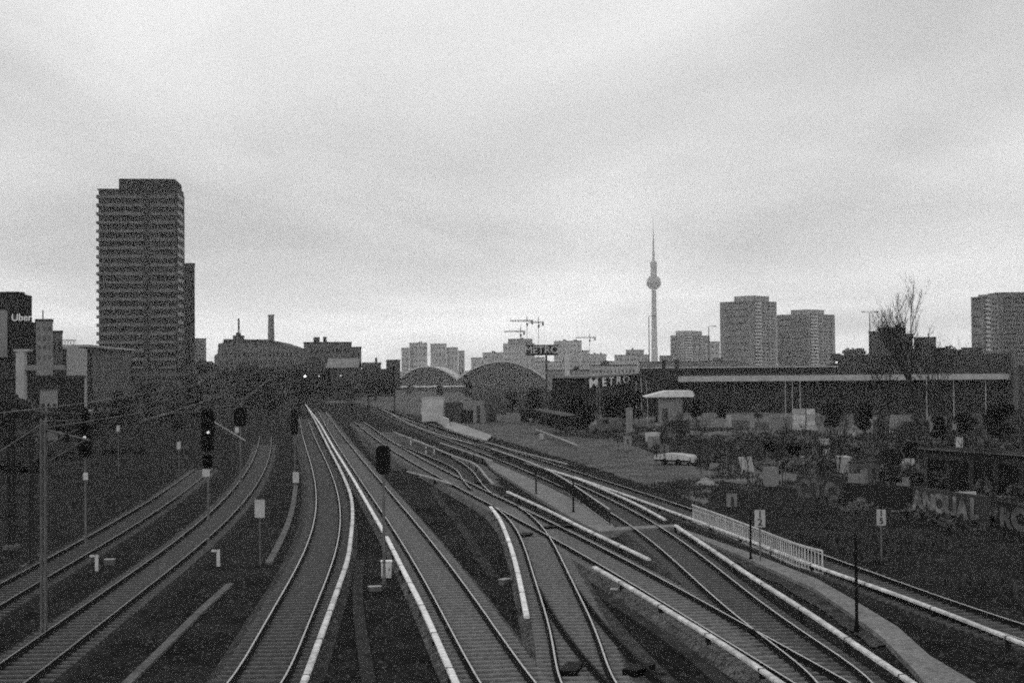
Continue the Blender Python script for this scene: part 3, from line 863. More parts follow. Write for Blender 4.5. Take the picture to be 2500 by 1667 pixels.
def block(name, label, x0, x1, ytop, Y, depth, m='grey', rows=5, cols=8, roof='roofdark', win=True, rz=0, cat='building', wf=.5, hf=.45, band=False, group=None, wm='glass', parapet=True, boxes=2, sidewin=True):
    a = dp(x0, ytop, Y); b = dp(x1, ytop, Y)
    w = b.x - a.x; h = (a.z + b.z) / 2 - GZ
    cx = (a.x + b.x) / 2
    if rz == 0 and abs(cx) > 4: rz = math.atan2(-cx, Y)
    root = thing(name, label, cat, (cx, Y, GZ), rz, group)
    wl_ = part(root, 'wall', MB().box(-w / 2, w / 2, 0, depth, 0, h), M[m])
    if win:
        if rows * cols > 90: band = True
        facade(root, -w / 2 + .03 * w, w / 2 - .03 * w, 0, h * .06, h * .97, cols, rows, wf, hf, band=band, m=wm)
        side = -w / 2 if cx > 0 else w / 2
        if sidewin:
            facade(root, depth * .05, depth * .95, side, h * .06, h * .97, 1, rows, .8, hf, axis='y', out=-1 if cx > 0 else 1, band=True, m=wm)
    if parapet:
        part(root, 'roof', MB().box(-w / 2 - .15, w / 2 + .15, -.15, depth + .15, h + .001, h + .35 + Y * .0004), M[roof])
        roofline(root, w, depth, h + .35 + Y * .0004, n=boxes, seed=int(x0))
    return root, w, h

# --- the tall slab tower at left
def tall_tower():
    Y = 490
    c = dp(431, 500, Y)
    zt = dp(340, 466, Y).z - GZ; Wd = 186 * Y / F * 1.0; Dp = 22
    root = thing('tower_block', 'tall dark slab tower with pale balcony bands, standing alone at left', 'tower block', (c.x, Y, GZ), math.radians(6))
    part(root, 'wall', MB().box(-Wd, 0, 0, Dp, 0, zt), M['tower'])
    nf = 23; z0 = 4; fh = (zt - z0) / nf
    core0, core1 = -Wd * .42, -Wd * .33
    rr = random.Random(3)
    for i in range(nf):
        zb = z0 + i * fh
        for a, b in ((-Wd - .6, core0), (core1, -.3)):
            bal = part(root, 'balcony', MB().box(a, b, -1.5, -1.38, zb + .06, zb + rr.choice([.95, 1.1, 1.1])), M['balcony'])
            part(root, 'slab', MB().box(a, b, -1.37, -.001, zb, zb + .12), M['tower'], parent=bal)
            if a < -Wd: part(root, 'side_parapet', MB().box(a, a + .12, -1.37, 3.5, zb + .06, zb + 1.05), M['balcony'], parent=bal)
        part(root, 'window_row', MB().box(-Wd + .5, core0 - .6, -.04, -.001, zb + 1.0, zb + fh - .35), M['glass'])
        part(root, 'window_row', MB().box(core1 + .6, -.8, -.04, -.001, zb + 1.0, zb + fh - .35), M['glass'])
        part(root, 'stair_window', MB().box(core0 + .5, core1 - .5, -.05, -.001, zb + .6, zb + fh - .6), M['glass'])
        part(root, 'side_window', MB().box(.001, .04, 3, Dp - 3, zb + 1.2, zb + fh - .6), M['glass'])
    for x in (-Wd * .85, -Wd * .7, -Wd * .56, -Wd * .2, -Wd * .1):
        part(root, 'party_wall', MB().box(x - .12, x + .12, -1.36, -.05, z0, zt - .3), M['tower'])
    part(root, 'roof_edge', MB().box(-Wd - .3, .1, -.9, Dp + .2, zt + .001, zt + .4), M['tower'])
    z2 = dp(350, 436, Y).z - GZ
    part(root, 'penthouse', MB().box(-Wd + 46 * Y / F, -5 * Y / F, 2, Dp - 2, zt + .402, z2), M['blackish'])
    part(root, 'penthouse_louvre', MB().box(-Wd + 52 * Y / F, -12 * Y / F, 1.9, 1.999, zt + 1.0, z2 - .8), M['dark'])
    part(root, 'roof_step', MB().box(-5 * Y / F + .001, 0, 2, Dp - 2, zt + .402, zt + 1.8), M['tower'])
    return root
tall_tower()
# lower shaft behind it
block('tower_block', 'lower dark shaft attached behind the right side of the tall slab tower', 442, 475, 646, 522, 18, 'tower', rows=20, cols=1, band=True, boxes=0, sidewin=False)
block('tower_block', 'pale tower block half hidden behind the tall slab tower', 470, 503, 828, 1100, 20, 'midgrey', rows=12, cols=1, band=True, boxes=0)
# --- left edge hall with the sign
def sign_hall():
    Y = 220
    x0 = dp(-160, 700, Y).x; xc = dp(42, 700, Y).x
    ztop = dp(30, 713, Y).z - GZ
    root = thing('arena_block', 'dark round cornered block with a pale sign at the left edge', 'building', (xc, Y, GZ))
    w = xc - x0
    side = 14.0
    xr = dp(90, 700, Y).x - xc
    bx = lambda p, dd: dp(p, 800, Y + dd).x - xc
    poly = [(-w, 0), (0, 0), (bx(78, 2), 2), (bx(88, 6), 6), (bx(86, 24), 24), (-w, 24)]
    z1 = dp(40, 785, Y).z - GZ
    wl_ = part(root, 'wall', MB().prism(poly, 0, z1 + .0), M['blackish'])
    zr = dp(79, 719, Y).z - GZ
    x79 = (dp(79, 719, Y).x - xc)
    part(root, 'upper_block', MB().prism([(-w, -.3), (bx(45, -.3), -.3), (bx(68, 1), 1), (bx(78, 4), 4), (bx(76, 22), 22), (-w, 22)], z1 + .002, zr), M['blackish'])
    part(root, 'roof', MB().prism([(-w, .5), (bx(42, .5), .5), (bx(60, 2), 2), (bx(66, 20), 20), (-w, 20)], zr + .001, zr + .5), M['blackish'])
    zc_ = dp(61, 776, Y).z - GZ
    s = 30 * Y / F
    sg = text_part(root, 'Uber', s * .8, ((57 - 42) * Y / F, -.75, zc_), M['white'], rz=0, name='sign_lettering', ext=.05, off=.012)
    zt2, zb2 = dp(10, 758, Y).z - GZ, dp(10, 872, Y).z - GZ
    part(root, 'pale_panel', MB().box(-w * .6, -22 * Y / F, -.45, -.301, zb2, zt2), M['grey'])
    for k in range(7):
        part(root, 'window', MB().box(-w * .9 + k * w * .12, -w * .9 + k * w * .12 + w * .08, -.05, -.001, 3, 6), M['glass'])
    return root
sign_hall()
block('office_block', 'pale narrow block right behind the dark sign block', 88, 128, 784, 300, 12, 'grey', rows=9, cols=3, band=False, boxes=1, wm='midgrey')
block('plant_house', 'small dark roof house behind the pale narrow block', 126, 152, 812, 320, 6, 'midgrey', rows=3, cols=2, boxes=0)
# ornamental roof rail
rr_ = thing('roof_frame', 'row of pale frames on the roof left of the tall tower', 'roof frame', (dp(152, 830, 330).x, 330, dp(152, 848, 330).z))
for k in range(5):
    x = k * 7 * 330 / F
    part(rr_, 'frame', MB().box(x, x + .12, 0, .12, 0, 1.8).box(x + .45, x + .57, 0, .12, 0, 1.8).box(x + .121, x + .449, 0, .12, 1.5, 1.8), M['offwhite'])
part(rr_, 'base_beam', MB().box(-.5, 3.6, -.1, .3, -.4, -.001), M['grey'])
# --- dark hall with pale corner below
def corner_hall():
    Y = 335
    c = dp(213, 850, Y)
    zt = c.z - GZ + .3
    root = thing('warehouse', 'dark flat roofed hall with a pale corner in front of the tall tower', 'building', (c.x, Y, GZ), math.radians(0))
    wL = 85 * Y / F; 
    # right face runs away to the right
    Y2 = Y + 70
    e = dp(322, 868, Y2)
    ex, ey = e.x - c.x, Y2 - Y
    poly = [(-wL, 0), (0, 0), (ex, ey), (ex - 14, ey + 10), (-wL, 50)]
    part(root, 'wall', MB().prism(poly, 0, zt), M['blackish'])
    part(root, 'corner_panel', MB().prism([(0.02, -.10), (2.9, -.10 + 2.9 * ey / ex), (2.88, 2.9 * ey / ex), (-.02, .04)], 1, zt - .4), M['pale'])
    L = math.hypot(ex, ey); ux, uy = ex / L, ey / L
    # grey panels on the receding face
    n = 7
    for k in range(n):
        a, b = .10 + .88 * k / n, .10 + .88 * (k + .93) / n
        p0 = (ux * L * a + uy * .06, uy * L * a - ux * .06); p1 = (ux * L * b + uy * .06, uy * L * b - ux * .06)
        part(root, 'cladding_panel', MB().prism([p0, p1, (p1[0] - uy * .05, p1[1] + ux * .05), (p0[0] - uy * .05, p0[1] + ux * .05)], 1.0, zt - .8), M['midgrey'])
    part(root, 'roof', MB().prism([(-wL - .4, -.8), (.6, -.9), (ex + 1.0, ey - .5), (ex - 14, ey + 11), (-wL - .4, 51)], zt + .001, zt + .55), M['roofpale'])
    for k in range(6):
        x = -wL + 1.0 + k * wL / 6.3
        part(root, 'window', MB().box(x, x + .9, -.05, -.001, zt * .45, zt * .62), M['glass'])
    part(root, 'loading_canopy', MB().box(1.2, 5.6, -3, -1.0, dp(225, 1003, Y).z - GZ, dp(225, 1003, Y).z - GZ + .35), M['white'])
    return root
corner_hall()
# white pillar, beam and low sheds at left edge
a = dp(49, 990, 180); b = dp(49, 858, 180)
r = thing('pylon', 'pale square pillar at the left edge carrying a beam', 'pillar', (a.x, 180, GZ))
part(r, 'shaft', MB().bbox(-.58, .58, 0, 1.0, a.z - GZ, b.z - GZ, .08), M['pale'])
part(r, 'plinth', MB().box(-.65, .65, -.1, 1.1, 0, a.z - GZ - .001), M['darkgrey'])
part(r, 'cap', MB().box(-.8, 1.2, -.1, 1.1, b.z - GZ + .001, b.z - GZ + .3), M['pale'])
x1_ = dp(155, 895, 180).x - a.x
part(r, 'beam', MB().box(.581, x1_, .1, .9, dp(100, 903, 180).z - GZ, dp(100, 891, 180).z - GZ), M['grey'])
block('shed', 'dark shed with rows of windows under the pale beam', -80, 200, 925, 200, 12, 'blackish', rows=3, cols=14, boxes=3, wm='dark')
block('shed', 'small pale hut left of the hall corner', 98, 140, 950, 192, 4, 'grey', rows=1, cols=3, boxes=0, win=True)
block('office_block', 'low banded building at the foot of the tall slab tower', 290, 470, 903, 420, 20, 'darkgrey', rows=4, cols=10, band=True, boxes=2, wm='midgrey')
block('shed', 'long low shed on the left bank below the banded building', 232, 470, 985, 300, 10, 'blackish', rows=1, cols=12, boxes=0, wm='midgrey')

# --- long block with chimneys
def long_block():
    Y = 620
    a = dp(545, 828, Y)
    root = thing('apartment_block', 'long dark block with a sloping roof below the two chimneys', 'building', (a.x, Y, GZ))
    k = Y / F
    z = lambda y: dp(600, y, Y).z - GZ
    prof = [(-22 * k, 0), (-22 * k, z(868)), (-14 * k, z(862)), (-12 * k, z(838)), (0, z(836)), (2 * k, z(828)), (105 * k, z(830)), (140 * k, z(836)), (163 * k, z(843)), (182 * k, z(850)), (192 * k, z(852)), (192 * k, 0)]
    wl_ = part(root, 'wall', MB().yprism(prof, 0, 18), M['midgrey'])
    for j in range(5):
        for i in range(16):
            x = 6 * k + i * 10.5 * k
            part(root, 'window', MB().box(x, x + 5 * k, -.06, -.001, z(862) - j * 3.4 - 1.6, z(862) - j * 3.4), M['glass'])
    part(root, 'roof_turret', MB().box(20 * k, 42 * k, 3, 9, z(829), z(818)).box(27 * k, 35 * k, 4, 8, z(818), z(811)), M['darkgrey'])
    part(root, 'roof', MB().yprism([(0, z(836)), (2 * k, z(827)), (105 * k, z(829)), (140 * k, z(835)), (140 * k, z(839)), (105 * k, z(834)), (4 * k, z(833))], -.6, -.08), M['roofdark'])
long_block()
def chimney(label, px, ybase, ytop, wpx, Y, taper=1.0, m='grey'):
    b = dp(px, ybase, Y); t = dp(px, ytop, Y); r_ = wpx * Y / F / 2
    root = thing('chimney', label, 'chimney', (b.x, Y, GZ))
    zt = t.z - GZ
    part(root, 'shaft', MB().lathe([(r_ * taper, 0), (r_, zt)], n=16), M[m], smooth=False)
    part(root, 'rim', MB().lathe([(r_ * 1.12, zt + .002), (r_ * 1.12, zt + 1.2)], n=16), M[m])
chimney('thick pale chimney behind the long dark block', 662, 830, 773, 14, 900, 1.5, 'midgrey')
chimney('thin chimney left of the thick one behind the long block', 583, 815, 782, 4.5, 900, 1.2, 'darkgrey')
block('apartment_block', 'flat roofed dark block right of the long sloping one', 742, 858, 838, 560, 18, 'midgrey', rows=4, cols=12, boxes=2)
block('apartment_block', 'lower wing stepping down right of the flat roofed dark block', 858.5, 882, 850, 562, 16, 'midgrey', rows=4, cols=2, boxes=0)
# pitched roof hall in front
Yh = 430
a = dp(776, 867, Yh); b = dp(798, 897, Yh); c2 = dp(872, 897, Yh); d2 = dp(868, 875, Yh)
r = thing('pitched_hall', 'low hall with a pale pitched roof behind the signal bridge', 'building', (a.x, Yh, GZ))
zz = lambda v: v.z - GZ
part(r, 'wall', MB().box(-8, c2.x - a.x, 0, 12, 0, zz(b) - .02), M['darkgrey'])
part(r, 'roof', MB().xprism([(-.6, zz(b)), (5, zz(a) - 1.0), (11, zz(b)), (11, zz(b) - .15), (5, zz(a) - 1.2), (-.6, zz(b) - .15)], 2.5, c2.x - a.x + .4), mat('zinc_roof', .16, var=.3, scale=.5))
part(r, 'gable', MB().yprism([(-8, zz(b)), (0, zz(a)), (2.4, zz(b))], .5, 1.0), M['darkgrey'])
for k in range(8): part(r, 'window', MB().box(-6 + k * 2, -4.9 + k * 2, -.05, -.001, 2, 4), M['glass'])
block('low_block', 'low dark building between the flat block and the arched halls', 884, 930, 888, 600, 12, 'darkgrey', rows=2, cols=5, boxes=1)
block('low_block', 'dark square building left of the small arched hall', 943, 977, 881, 620, 12, 'darkgrey', rows=3, cols=3, boxes=0)
block('low_block', 'long low building behind the signal bridge', 690, 960, 905, 480, 10, 'blackish', rows=2, cols=20, band=True, boxes=4, wm='darkgrey')
# --- station halls with arched roofs
def arch_hall(label, xa, xb, ypk, Y, length=110):
    a = dp(xa, 930, Y); b = dp(xb, 930, Y); zt = dp((xa + xb) / 2, ypk, Y).z
    w = b.x - a.x; h = zt - GZ
    root = thing('station_hall', label, 'station hall', ((a.x + b.x) / 2, Y, GZ), group='arched station halls')
    n = 26
    def arc(s, hh, z0): return [(-w / 2 * s + w * s * i / n, z0 + (hh - z0) * (1 - (2 * i / n - 1) ** 2)) for i in range(n + 1)]
    o = arc(1.0, h, 2.0); i_ = arc(.975, h - .8, 1.2)
    mb = MB(); vs = []
    for y in (-1.5, length):
        vs += [(x, y, z) for x, z in o] + [(x, y, z) for x, z in i_]
    N = n + 1; fs = []
    for q in range(n):
        fs += [(q, q + 1, 2 * N + q + 1, 2 * N + q), (N + q, 3 * N + q, 3 * N + q + 1, N + q + 1), (q, N + q, N + q + 1, q + 1)]
    mb.add(vs, fs)
    part(root, 'arched_roof', mb, M['offwhite'])
    gl = [(x, z - .05) for x, z in i_]
    part(root, 'glass_gable', MB().yprism([(gl[0][0], 0)] + gl + [(gl[-1][0], 0)], .2, .6), M['darkhall'])
    for q in range(3, n - 2, 3):
        x, z = i_[q]
        part(root, 'mullion', MB().box(x - .25, x + .25, 0, .19, 0, z - .2), M['midgrey'])
    part(root, 'transom', MB().box(-w * .45, w * .45, -.1, -.001, 5, 5.5), M['blackish'])
arch_hall('smaller arched station hall, left of the big arch', 968, 1117, 893, 1010)
arch_hall('big arched station hall in the middle of the skyline', 1112, 1336, 881, 985)
Yp = 690
a = dp(962, 946, Yp); b = dp(1142, 941, Yp)
r = thing('platform', 'long white edged platform in front of the arched halls', 'platform', (a.x, Yp, GZ))
part(r, 'slab', MB().box(0, b.x - a.x, 0, 40, 0, max(.6, a.z - GZ - .4)), M['darkgrey'])
part(r, 'edge', MB().box(0, b.x - a.x, -.3, -.001, max(.6, a.z - GZ - .4), max(1.2, a.z - GZ + .2)), M['white'])

# --- distant skyline blocks
sky_blocks = [
    (980, 999, 851, 1500, 'city', 'pale slab forming the left wing of the pair behind the small arch'), (999.5, 1043, 839, 1505, 'city', 'taller pale slab left of the gap behind the small arch'),
    (1051, 1090, 841, 1600, 'city', 'pale block right of the gap behind the small arch'), (1090.5, 1118, 850, 1605, 'city', 'pale block stepping down behind the small arch'),
    (1119, 1134, 858, 1620, 'city', 'small pale block at the end of the row behind the arches'),
    (1178, 1230, 862, 1900, 'city', 'low terraced pale block behind the big arch'), (1150, 1330, 874, 1950, 'city', 'long low pale block behind the big arch'),
    (1228, 1305, 840, 1880, 'city', 'pale square block under the cranes'),
    (1240, 1300, 829, 1885, 'midgrey', 'dark roof storey on the square block under the cranes'),
    (1352, 1420, 834, 1850, 'city', 'pale tall block right of the billboard'), (1420.5, 1438, 857, 1855, 'city', 'stepped side of the pale tall block right of the billboard'),
    (1437, 1480, 866, 1700, 'city', 'low pale block trailing right of the stepped one'), (1300, 1500, 884, 1500, 'city', 'long pale block behind the two signs'),
    (1500, 1585, 868, 1400, 'city', 'low pale block left of the television tower foot'), (1528, 1572, 856, 1420, 'city', 'raised middle of the low block by the television tower'),
    (1440, 1555, 893, 700, 'city', 'pale low hall above the white sign letters'), (1610, 1640, 870, 1200, 'midgrey', 'jagged low block right of the television tower foot'),
    (1560, 1800, 884, 900, 'midgrey', 'long grey block under the three small towers'), (1335, 1440, 905, 620, 'grey', 'grey low block left of the white sign letters'),
    (1722, 1757, 836, 1250, 'city', 'pale slim block between the lowest and tallest small towers'),
]
for i, (x0, x1, yt, Y, m_, lab) in enumerate(sky_blocks):
    block('distant_block', lab, x0, x1, yt, Y, 14, m_, rows=max(2, int((905 - yt) / 12)), cols=max(2, int((x1 - x0) / 9)), hf=.35, boxes=2 if x1 - x0 > 40 else 0, wm='midgrey', group='distant city blocks on the skyline')
# --- high rises at right
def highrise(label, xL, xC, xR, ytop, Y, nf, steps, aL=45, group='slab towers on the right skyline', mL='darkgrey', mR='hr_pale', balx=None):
    c = dp(xC, ytop, Y); k = Y / F
    a = math.radians(90 - aL)
    w2 = (xR - xC) * k / math.cos(a); w1 = (xC - xL) * k / math.sin(a)
    zt = c.z - GZ
    root = thing('high_rise', label, 'high-rise', (c.x, Y, GZ), a, group)
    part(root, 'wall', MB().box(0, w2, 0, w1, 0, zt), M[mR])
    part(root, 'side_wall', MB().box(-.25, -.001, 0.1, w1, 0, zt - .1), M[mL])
    fh = zt / nf
    for i in range(2, nf):
        zb = i * fh
        n = 3
        for q in range(n):
            part(root, 'window', MB().box(w2 * (.36 + .2 * q), w2 * (.36 + .2 * q) + w2 * .13, -.06, -.001, zb + fh * .3, zb + fh * .78), M['glass'])
        bal = part(root, 'balcony', MB().box(w2 * .04, w2 * .30, -1.3, -1.15, zb + .05, zb + 1.15), M['balc_pale'])
        part(root, 'recess', MB().box(w2 * .03, w2 * .31, -.07, -.001, zb + fh * .42, zb + fh * .95), M['glass'], parent=bal)
        if i % 2 == 0: part(root, 'window_row', MB().box(-.31, -.251, w1 * .15, w1 * .85, zb + fh * .3, zb + fh * .7), M['blackish'])
    for (u0, u1, v0, v1, yy) in steps:
        z1 = dp(xC, yy, Y).z - GZ
        part(root, 'roof_storey', MB().box(w2 * u0, w2 * u1, w1 * v0, w1 * v1, zt + .001, z1), M[mR])
    return root
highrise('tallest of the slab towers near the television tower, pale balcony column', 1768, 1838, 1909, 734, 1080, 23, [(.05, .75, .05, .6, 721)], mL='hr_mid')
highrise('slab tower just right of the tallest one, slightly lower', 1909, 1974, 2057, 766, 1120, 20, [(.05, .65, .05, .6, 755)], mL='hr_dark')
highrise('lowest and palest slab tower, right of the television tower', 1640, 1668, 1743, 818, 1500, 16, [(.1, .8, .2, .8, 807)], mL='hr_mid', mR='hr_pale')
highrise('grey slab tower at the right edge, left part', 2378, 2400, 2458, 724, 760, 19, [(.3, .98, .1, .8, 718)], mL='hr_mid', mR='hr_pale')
block('high_rise', 'darker slab tower cut off by the right edge', 2436, 2600, 716, 775, 16, 'hr_dark', rows=18, cols=3, band=True, boxes=1, rz=1e-4)
# dark building among the trees
block('apartment_block', 'dark stepped building behind the bare tree, low left wing', 2121, 2142, 812, 560, 14, 'darkgrey', rows=5, cols=2, boxes=0)
block('apartment_block', 'dark stepped building behind the bare tree, highest part', 2142.5, 2210, 803, 561, 14, 'darkgrey', rows=5, cols=5, boxes=3)
block('apartment_block', 'dark stepped building behind the bare tree, falling right part', 2210.5, 2228, 818, 562, 14, 'darkgrey', rows=5, cols=1, boxes=0)
block('apartment_block', 'separate dark low block right of the bare tree', 2232, 2284, 826, 575, 14, 'darkgrey', rows=4, cols=3, boxes=1)
block('low_block', 'long dark band of a building under the stepped one', 2050, 2458, 868, 470, 20, 'blackish', rows=2, cols=20, band=True, boxes=4, wm='blackish')

# --- television tower
def tv_tower():
    Y = 3350
    k = Y / F
    c = dp(1598, 880, Y)
    z = lambda y: dp(1597, y, Y).z - GZ
    root = thing('television_tower', 'tall thin television tower with a ball and antenna on the skyline', 'television tower', (c.x, Y, GZ))
    part(root, 'shaft', MB().lathe([(11 * k, 0), (8.2 * k, z(880)), (6.6 * k, z(800)), (5.6 * k, z(708))], n=20), M['tvconc'])
    R_ = 17.8 * k; zc_ = z(690)
    prof = [(R_ * math.sin(t), zc_ - R_ * math.cos(t)) for t in [math.pi * i / 18 for i in range(1, 18)]]
    sp_ = part(root, 'ball', MB().lathe(prof, n=28), M['grey'])
    part(root, 'window_band', MB().lathe([(R_ * .985, zc_ - R_ * .32), (R_ * 1.02, zc_ - R_ * .1), (R_ * .99, zc_ - R_ * .0)], n=28), M['darkgrey'], parent=sp_)
    part(root, 'collar', MB().lathe([(7.5 * k, z(674)), (7.5 * k, z(655)), (8.5 * k, z(653)), (8.5 * k, z(640)), (5 * k, z(637))], n=16), M['tvconc'])
    part(root, 'antenna', MB().lathe([(3.2 * k, z(637)), (3 * k, z(615)), (2.2 * k, z(614)), (2 * k, z(585)), (1.3 * k, z(584)), (1.0 * k, z(560)), (.5 * k, z(558)), (.35 * k, z(530))], n=10), M['tvconc'])
tv_tower()
# --- cranes
def crane(label, px, ybase, ytop, jl, jr, Y, m='midgrey'):
    k = Y / F
    b = dp(px, ybase, Y); zt = dp(px, ytop, Y).z - GZ
    root = thing('tower_crane', label, 'crane', (b.x, Y, GZ), group='tower cranes over the far blocks')
    t = .45 * k * 1.3
    part(root, 'mast', truss(-t, t, 0, zt, -t, t, .3) if False else MB().box(-t, t, -t, t, 0, zt), M[m])
    part(root, 'jib', truss(jl * k, jr * k, zt - .6, zt + .8, -.6, .6, .28), M[m])
    e = jl if abs(jl) < abs(jr) else jr
    part(root, 'counterweight', MB().box(e * k - 1.5 * k, e * k + 3 * k, -1.5, 1.5, zt - 4.5, zt + 1), M[m])
    part(root, 'cab', MB().box(-2 * k, 3 * k, -1, 1, zt - 7, zt - 3), M[m])
    part(root, 'top_mast', MB().lathe([(.8, zt), (.3, zt + 7)], n=6), M[m])
crane('left tall crane with its jib pointing left', 1287, 830, 783, -42, 12, 1800, 'darkgrey')
crane('slim crane right of the tall one', 1315, 850, 787, -22, 10, 1820, 'darkgrey')
crane('low crane with a short jib over the square block', 1271, 830, 809, -40, 8, 1790, 'darkgrey')
crane('far faint crane right of the billboard', 1440, 870, 824, -35, 12, 2300, 'midgrey')

# --- billboards with METRO
Yb = 360
a = dp(1283, 843, Yb); b = dp(1362, 866, Yb)
r = thing('billboard', 'dark METRO billboard high on a single post', 'billboard', ((a.x + b.x) / 2, Yb, GZ))
w = b.x - a.x
part(r, 'panel', MB().box(-w / 2, w / 2, 0, .4, b.z - GZ, a.z - GZ), M['blackish'])
fr = MB(); t = .12
z0, z1 = b.z - GZ, a.z - GZ
fr.box(-w / 2 - t, w / 2 + t, -.05, .45, z1 + .001, z1 + t).box(-w / 2 - t, w / 2 + t, -.05, .45, z0 - t, z0 - .001)
part(r, 'frame', fr, M['dark'])
text_part(r, 'METRO', 2.6, (0, -.06, (z0 + z1) / 2), M['offwhite'], ext=.05, off=.02, sx=1.02)
px_ = dp(1334, 900, Yb).x - r.location.x
part(r, 'post', MB().box(px_ - .25, px_ + .25, .05, .35, 0, z0 - t - .002), M['darkgrey'])
# hall with letters under the roof edge
A0 = dp(1428, 918, 232); A1 = dp(1562, 918, 350)
r = thing('wholesale_hall', 'dark hall wing with white METRO letters under its roof edge', 'building', (A0.x, A0.y, GZ), math.atan2(A1.y - A0.y, A1.x - A0.x))
Lh = math.hypot(A1.x - A0.x, A1.y - A0.y); zh = A0.z - GZ
part(r, 'wall', MB().box(0, Lh, 0, 5.4, 0, zh - .3), M['blackish'])
part(r, 'roof', MB().box(-.4, Lh + .4, -.5, 5.8, zh - .299, zh), M['grey'])
dxw, dyw = (A1.x - A0.x) / Lh, (A1.y - A0.y) / Lh
def wall_t(px):
    k = (px - 1250) / F
    return (k * A0.y - A0.x) / (dxw - k * dyw)
for chh, xa, xb in (('M', 1431, 1457), ('E', 1463, 1478), ('T', 1481, 1494), ('R', 1500, 1513), ('O', 1518, 1532)):
    ta, tb = wall_t(xa), wall_t(xb)
    text_part(r, chh, 2.2, ((ta + tb) / 2, -.25, zh - 1.3), M['white'], name='letter', ext=.06, off=.03, sx=(tb - ta) / 2.2 / (.86 if chh == 'M' else .66))
for k in range(8): part(r, 'window', MB().box(3 + k * 14, 10 + k * 14, -.04, -.001, 1.0, 3.0), M['glass'])
# pale pylons
for x, y0, y1, Y, w_, lab, m_ in [(1384, 868, 958, 330, .55, 'white sign pylon standing right of the billboard post', 'offwhite'), (1457, 940, 1012, 215, .07, 'left of the two thin pale poles in front of the white letters', 'steel_dull'), (1464, 940, 1010, 216, .07, 'right of the two thin pale poles in front of the white letters', 'steel_dull'),
                               (1536, 998, 1055, 195, .45, 'short pale pillar left of the white roofed kiosk', 'grey')]:
    b = dp(x, y0, Y)
    r = thing('pylon', lab, 'pole', (b.x, Y, GZ))
    part(r, 'shaft', MB().bbox(-w_, w_, -w_, w_, .3, b.z - GZ, .04), M[m_])
    part(r, 'footing', MB().box(-w_ - .1, w_ + .1, -w_ - .1, w_ + .1, 0, .299), M['trough'])
    part(r, 'cap', MB().box(-w_ - .04, w_ + .04, -w_ - .04, w_ + .04, b.z - GZ + .001, b.z - GZ + .12), M[m_])

# --- long market hall at right
def market_hall():
    Y = 285
    L = dp(1662, 925, Y); Rr = dp(2462, 918, Y)
    root = thing('market_hall', 'long low hall with a pale roof fascia across the right side', 'building', (L.x, Y, GZ))
    w = Rr.x - L.x
    zt, zb = dp(1700, 918, Y).z - GZ, dp(1700, 931.5, Y).z - GZ
    wl_ = part(root, 'wall', MB().box(1, w, 2.5, 40, 0, zb), M['blackish'])
    part(root, 'fascia', MB().box(-.5, w + .2, 0, .4, zb, zt), mat('fascia_metal', .32, var=.25, scale=.6))
    part(root, 'canopy', MB().box(-.3, w, .401, 41, zb + .2, zt - .05), M['roofdark'])
    n = 26
    for i in range(n):
        x = 2 + i * (w - 4) / n
        part(root, 'window', MB().box(x, x + (w - 4) / n * .86, 2.44, 2.499, 1.0, zb - 1.6), M['glass'])
    for i in range(9):
        x = 4 + i * (w - 6) / 9
        part(root, 'column', MB().box(x, x + .2, .5, .7, 0, zb - .01), M['darkgrey'])
    # upper storey
    Yu = Y + 40
    a0 = dp(1600, 897, Yu); a1 = dp(2047, 893, Yu)
    zu = (a0.z + a1.z) / 2 - GZ
    part(root, 'upper_wall', MB().box(a0.x - L.x + 1, a1.x - L.x - 1, Yu - Y + 1.2, Yu - Y + 30, 0, zu - .2), M['darkgrey'])
    part(root, 'upper_roof', MB().box(a0.x - L.x, a1.x - L.x, Yu - Y, Yu - Y + 31, zu - .199, zu), M['offwhite'])
    for i in range(14):
        x = a0.x - L.x + 3 + i * 2.6
        part(root, 'upper_window', MB().box(x, x + 2.0, Yu - Y + 1.15, Yu - Y + 1.199, zu - 1.5, zu - .6), M['glass'])
    # right end wall, paler
    part(root, 'end_wall', MB().box(w + .21, w + 5, -1.5, 35, 0, dp(2480, 893, Y).z - GZ), M['darkgrey'])
    part(root, 'end_pilaster', MB().box(w + .4, w + 1.4, -1.7, -1.501, 0, dp(2480, 895, Y).z - GZ), M['midgrey'])
    part(root, 'end_pilaster', MB().box(w + 3.4, w + 4.6, -1.7, -1.501, 0, dp(2480, 890, Y).z - GZ), M['grey'])
market_hall()
block('low_block', 'dark roofed link building left of the long pale fascia', 1565, 1668, 905, 300, 14, 'blackish', rows=1, cols=6, boxes=2, wm='dark')
# white roofed kiosk
Yk = 238
a = dp(1579, 969, Yk); b = dp(1692, 968, Yk); zt = dp(1640, 954, Yk).z - GZ; ze = dp(1640, 969, Yk).z - GZ
r = thing('kiosk', 'kiosk with a sloping white roof in front of the hall', 'kiosk', (a.x, Yk, GZ))
w = b.x - a.x
part(r, 'roof', MB().yprism([(-.3, ze), (-.25, ze + .12), (3.4, zt), (w * .97, zt), (w + .2, ze + .3), (w, ze)], -.8, 6), mat('kiosk_roof', .55, var=.15))
part(r, 'wall', MB().box(1.9, w * .78, 0, 5, 0, ze - .002), M['grey'])
part(r, 'glass_front', MB().box(.3, 1.85, .1, 5, .9, ze - .002), M['glass'])
part(r, 'door', MB().box(2.6, 3.5, -.05, -.001, 0, 2.3), M['darkgrey'])
part(r, 'corner_post', MB().box(0, .12, -.5, -.38, 0, ze - .002), M['steel'])

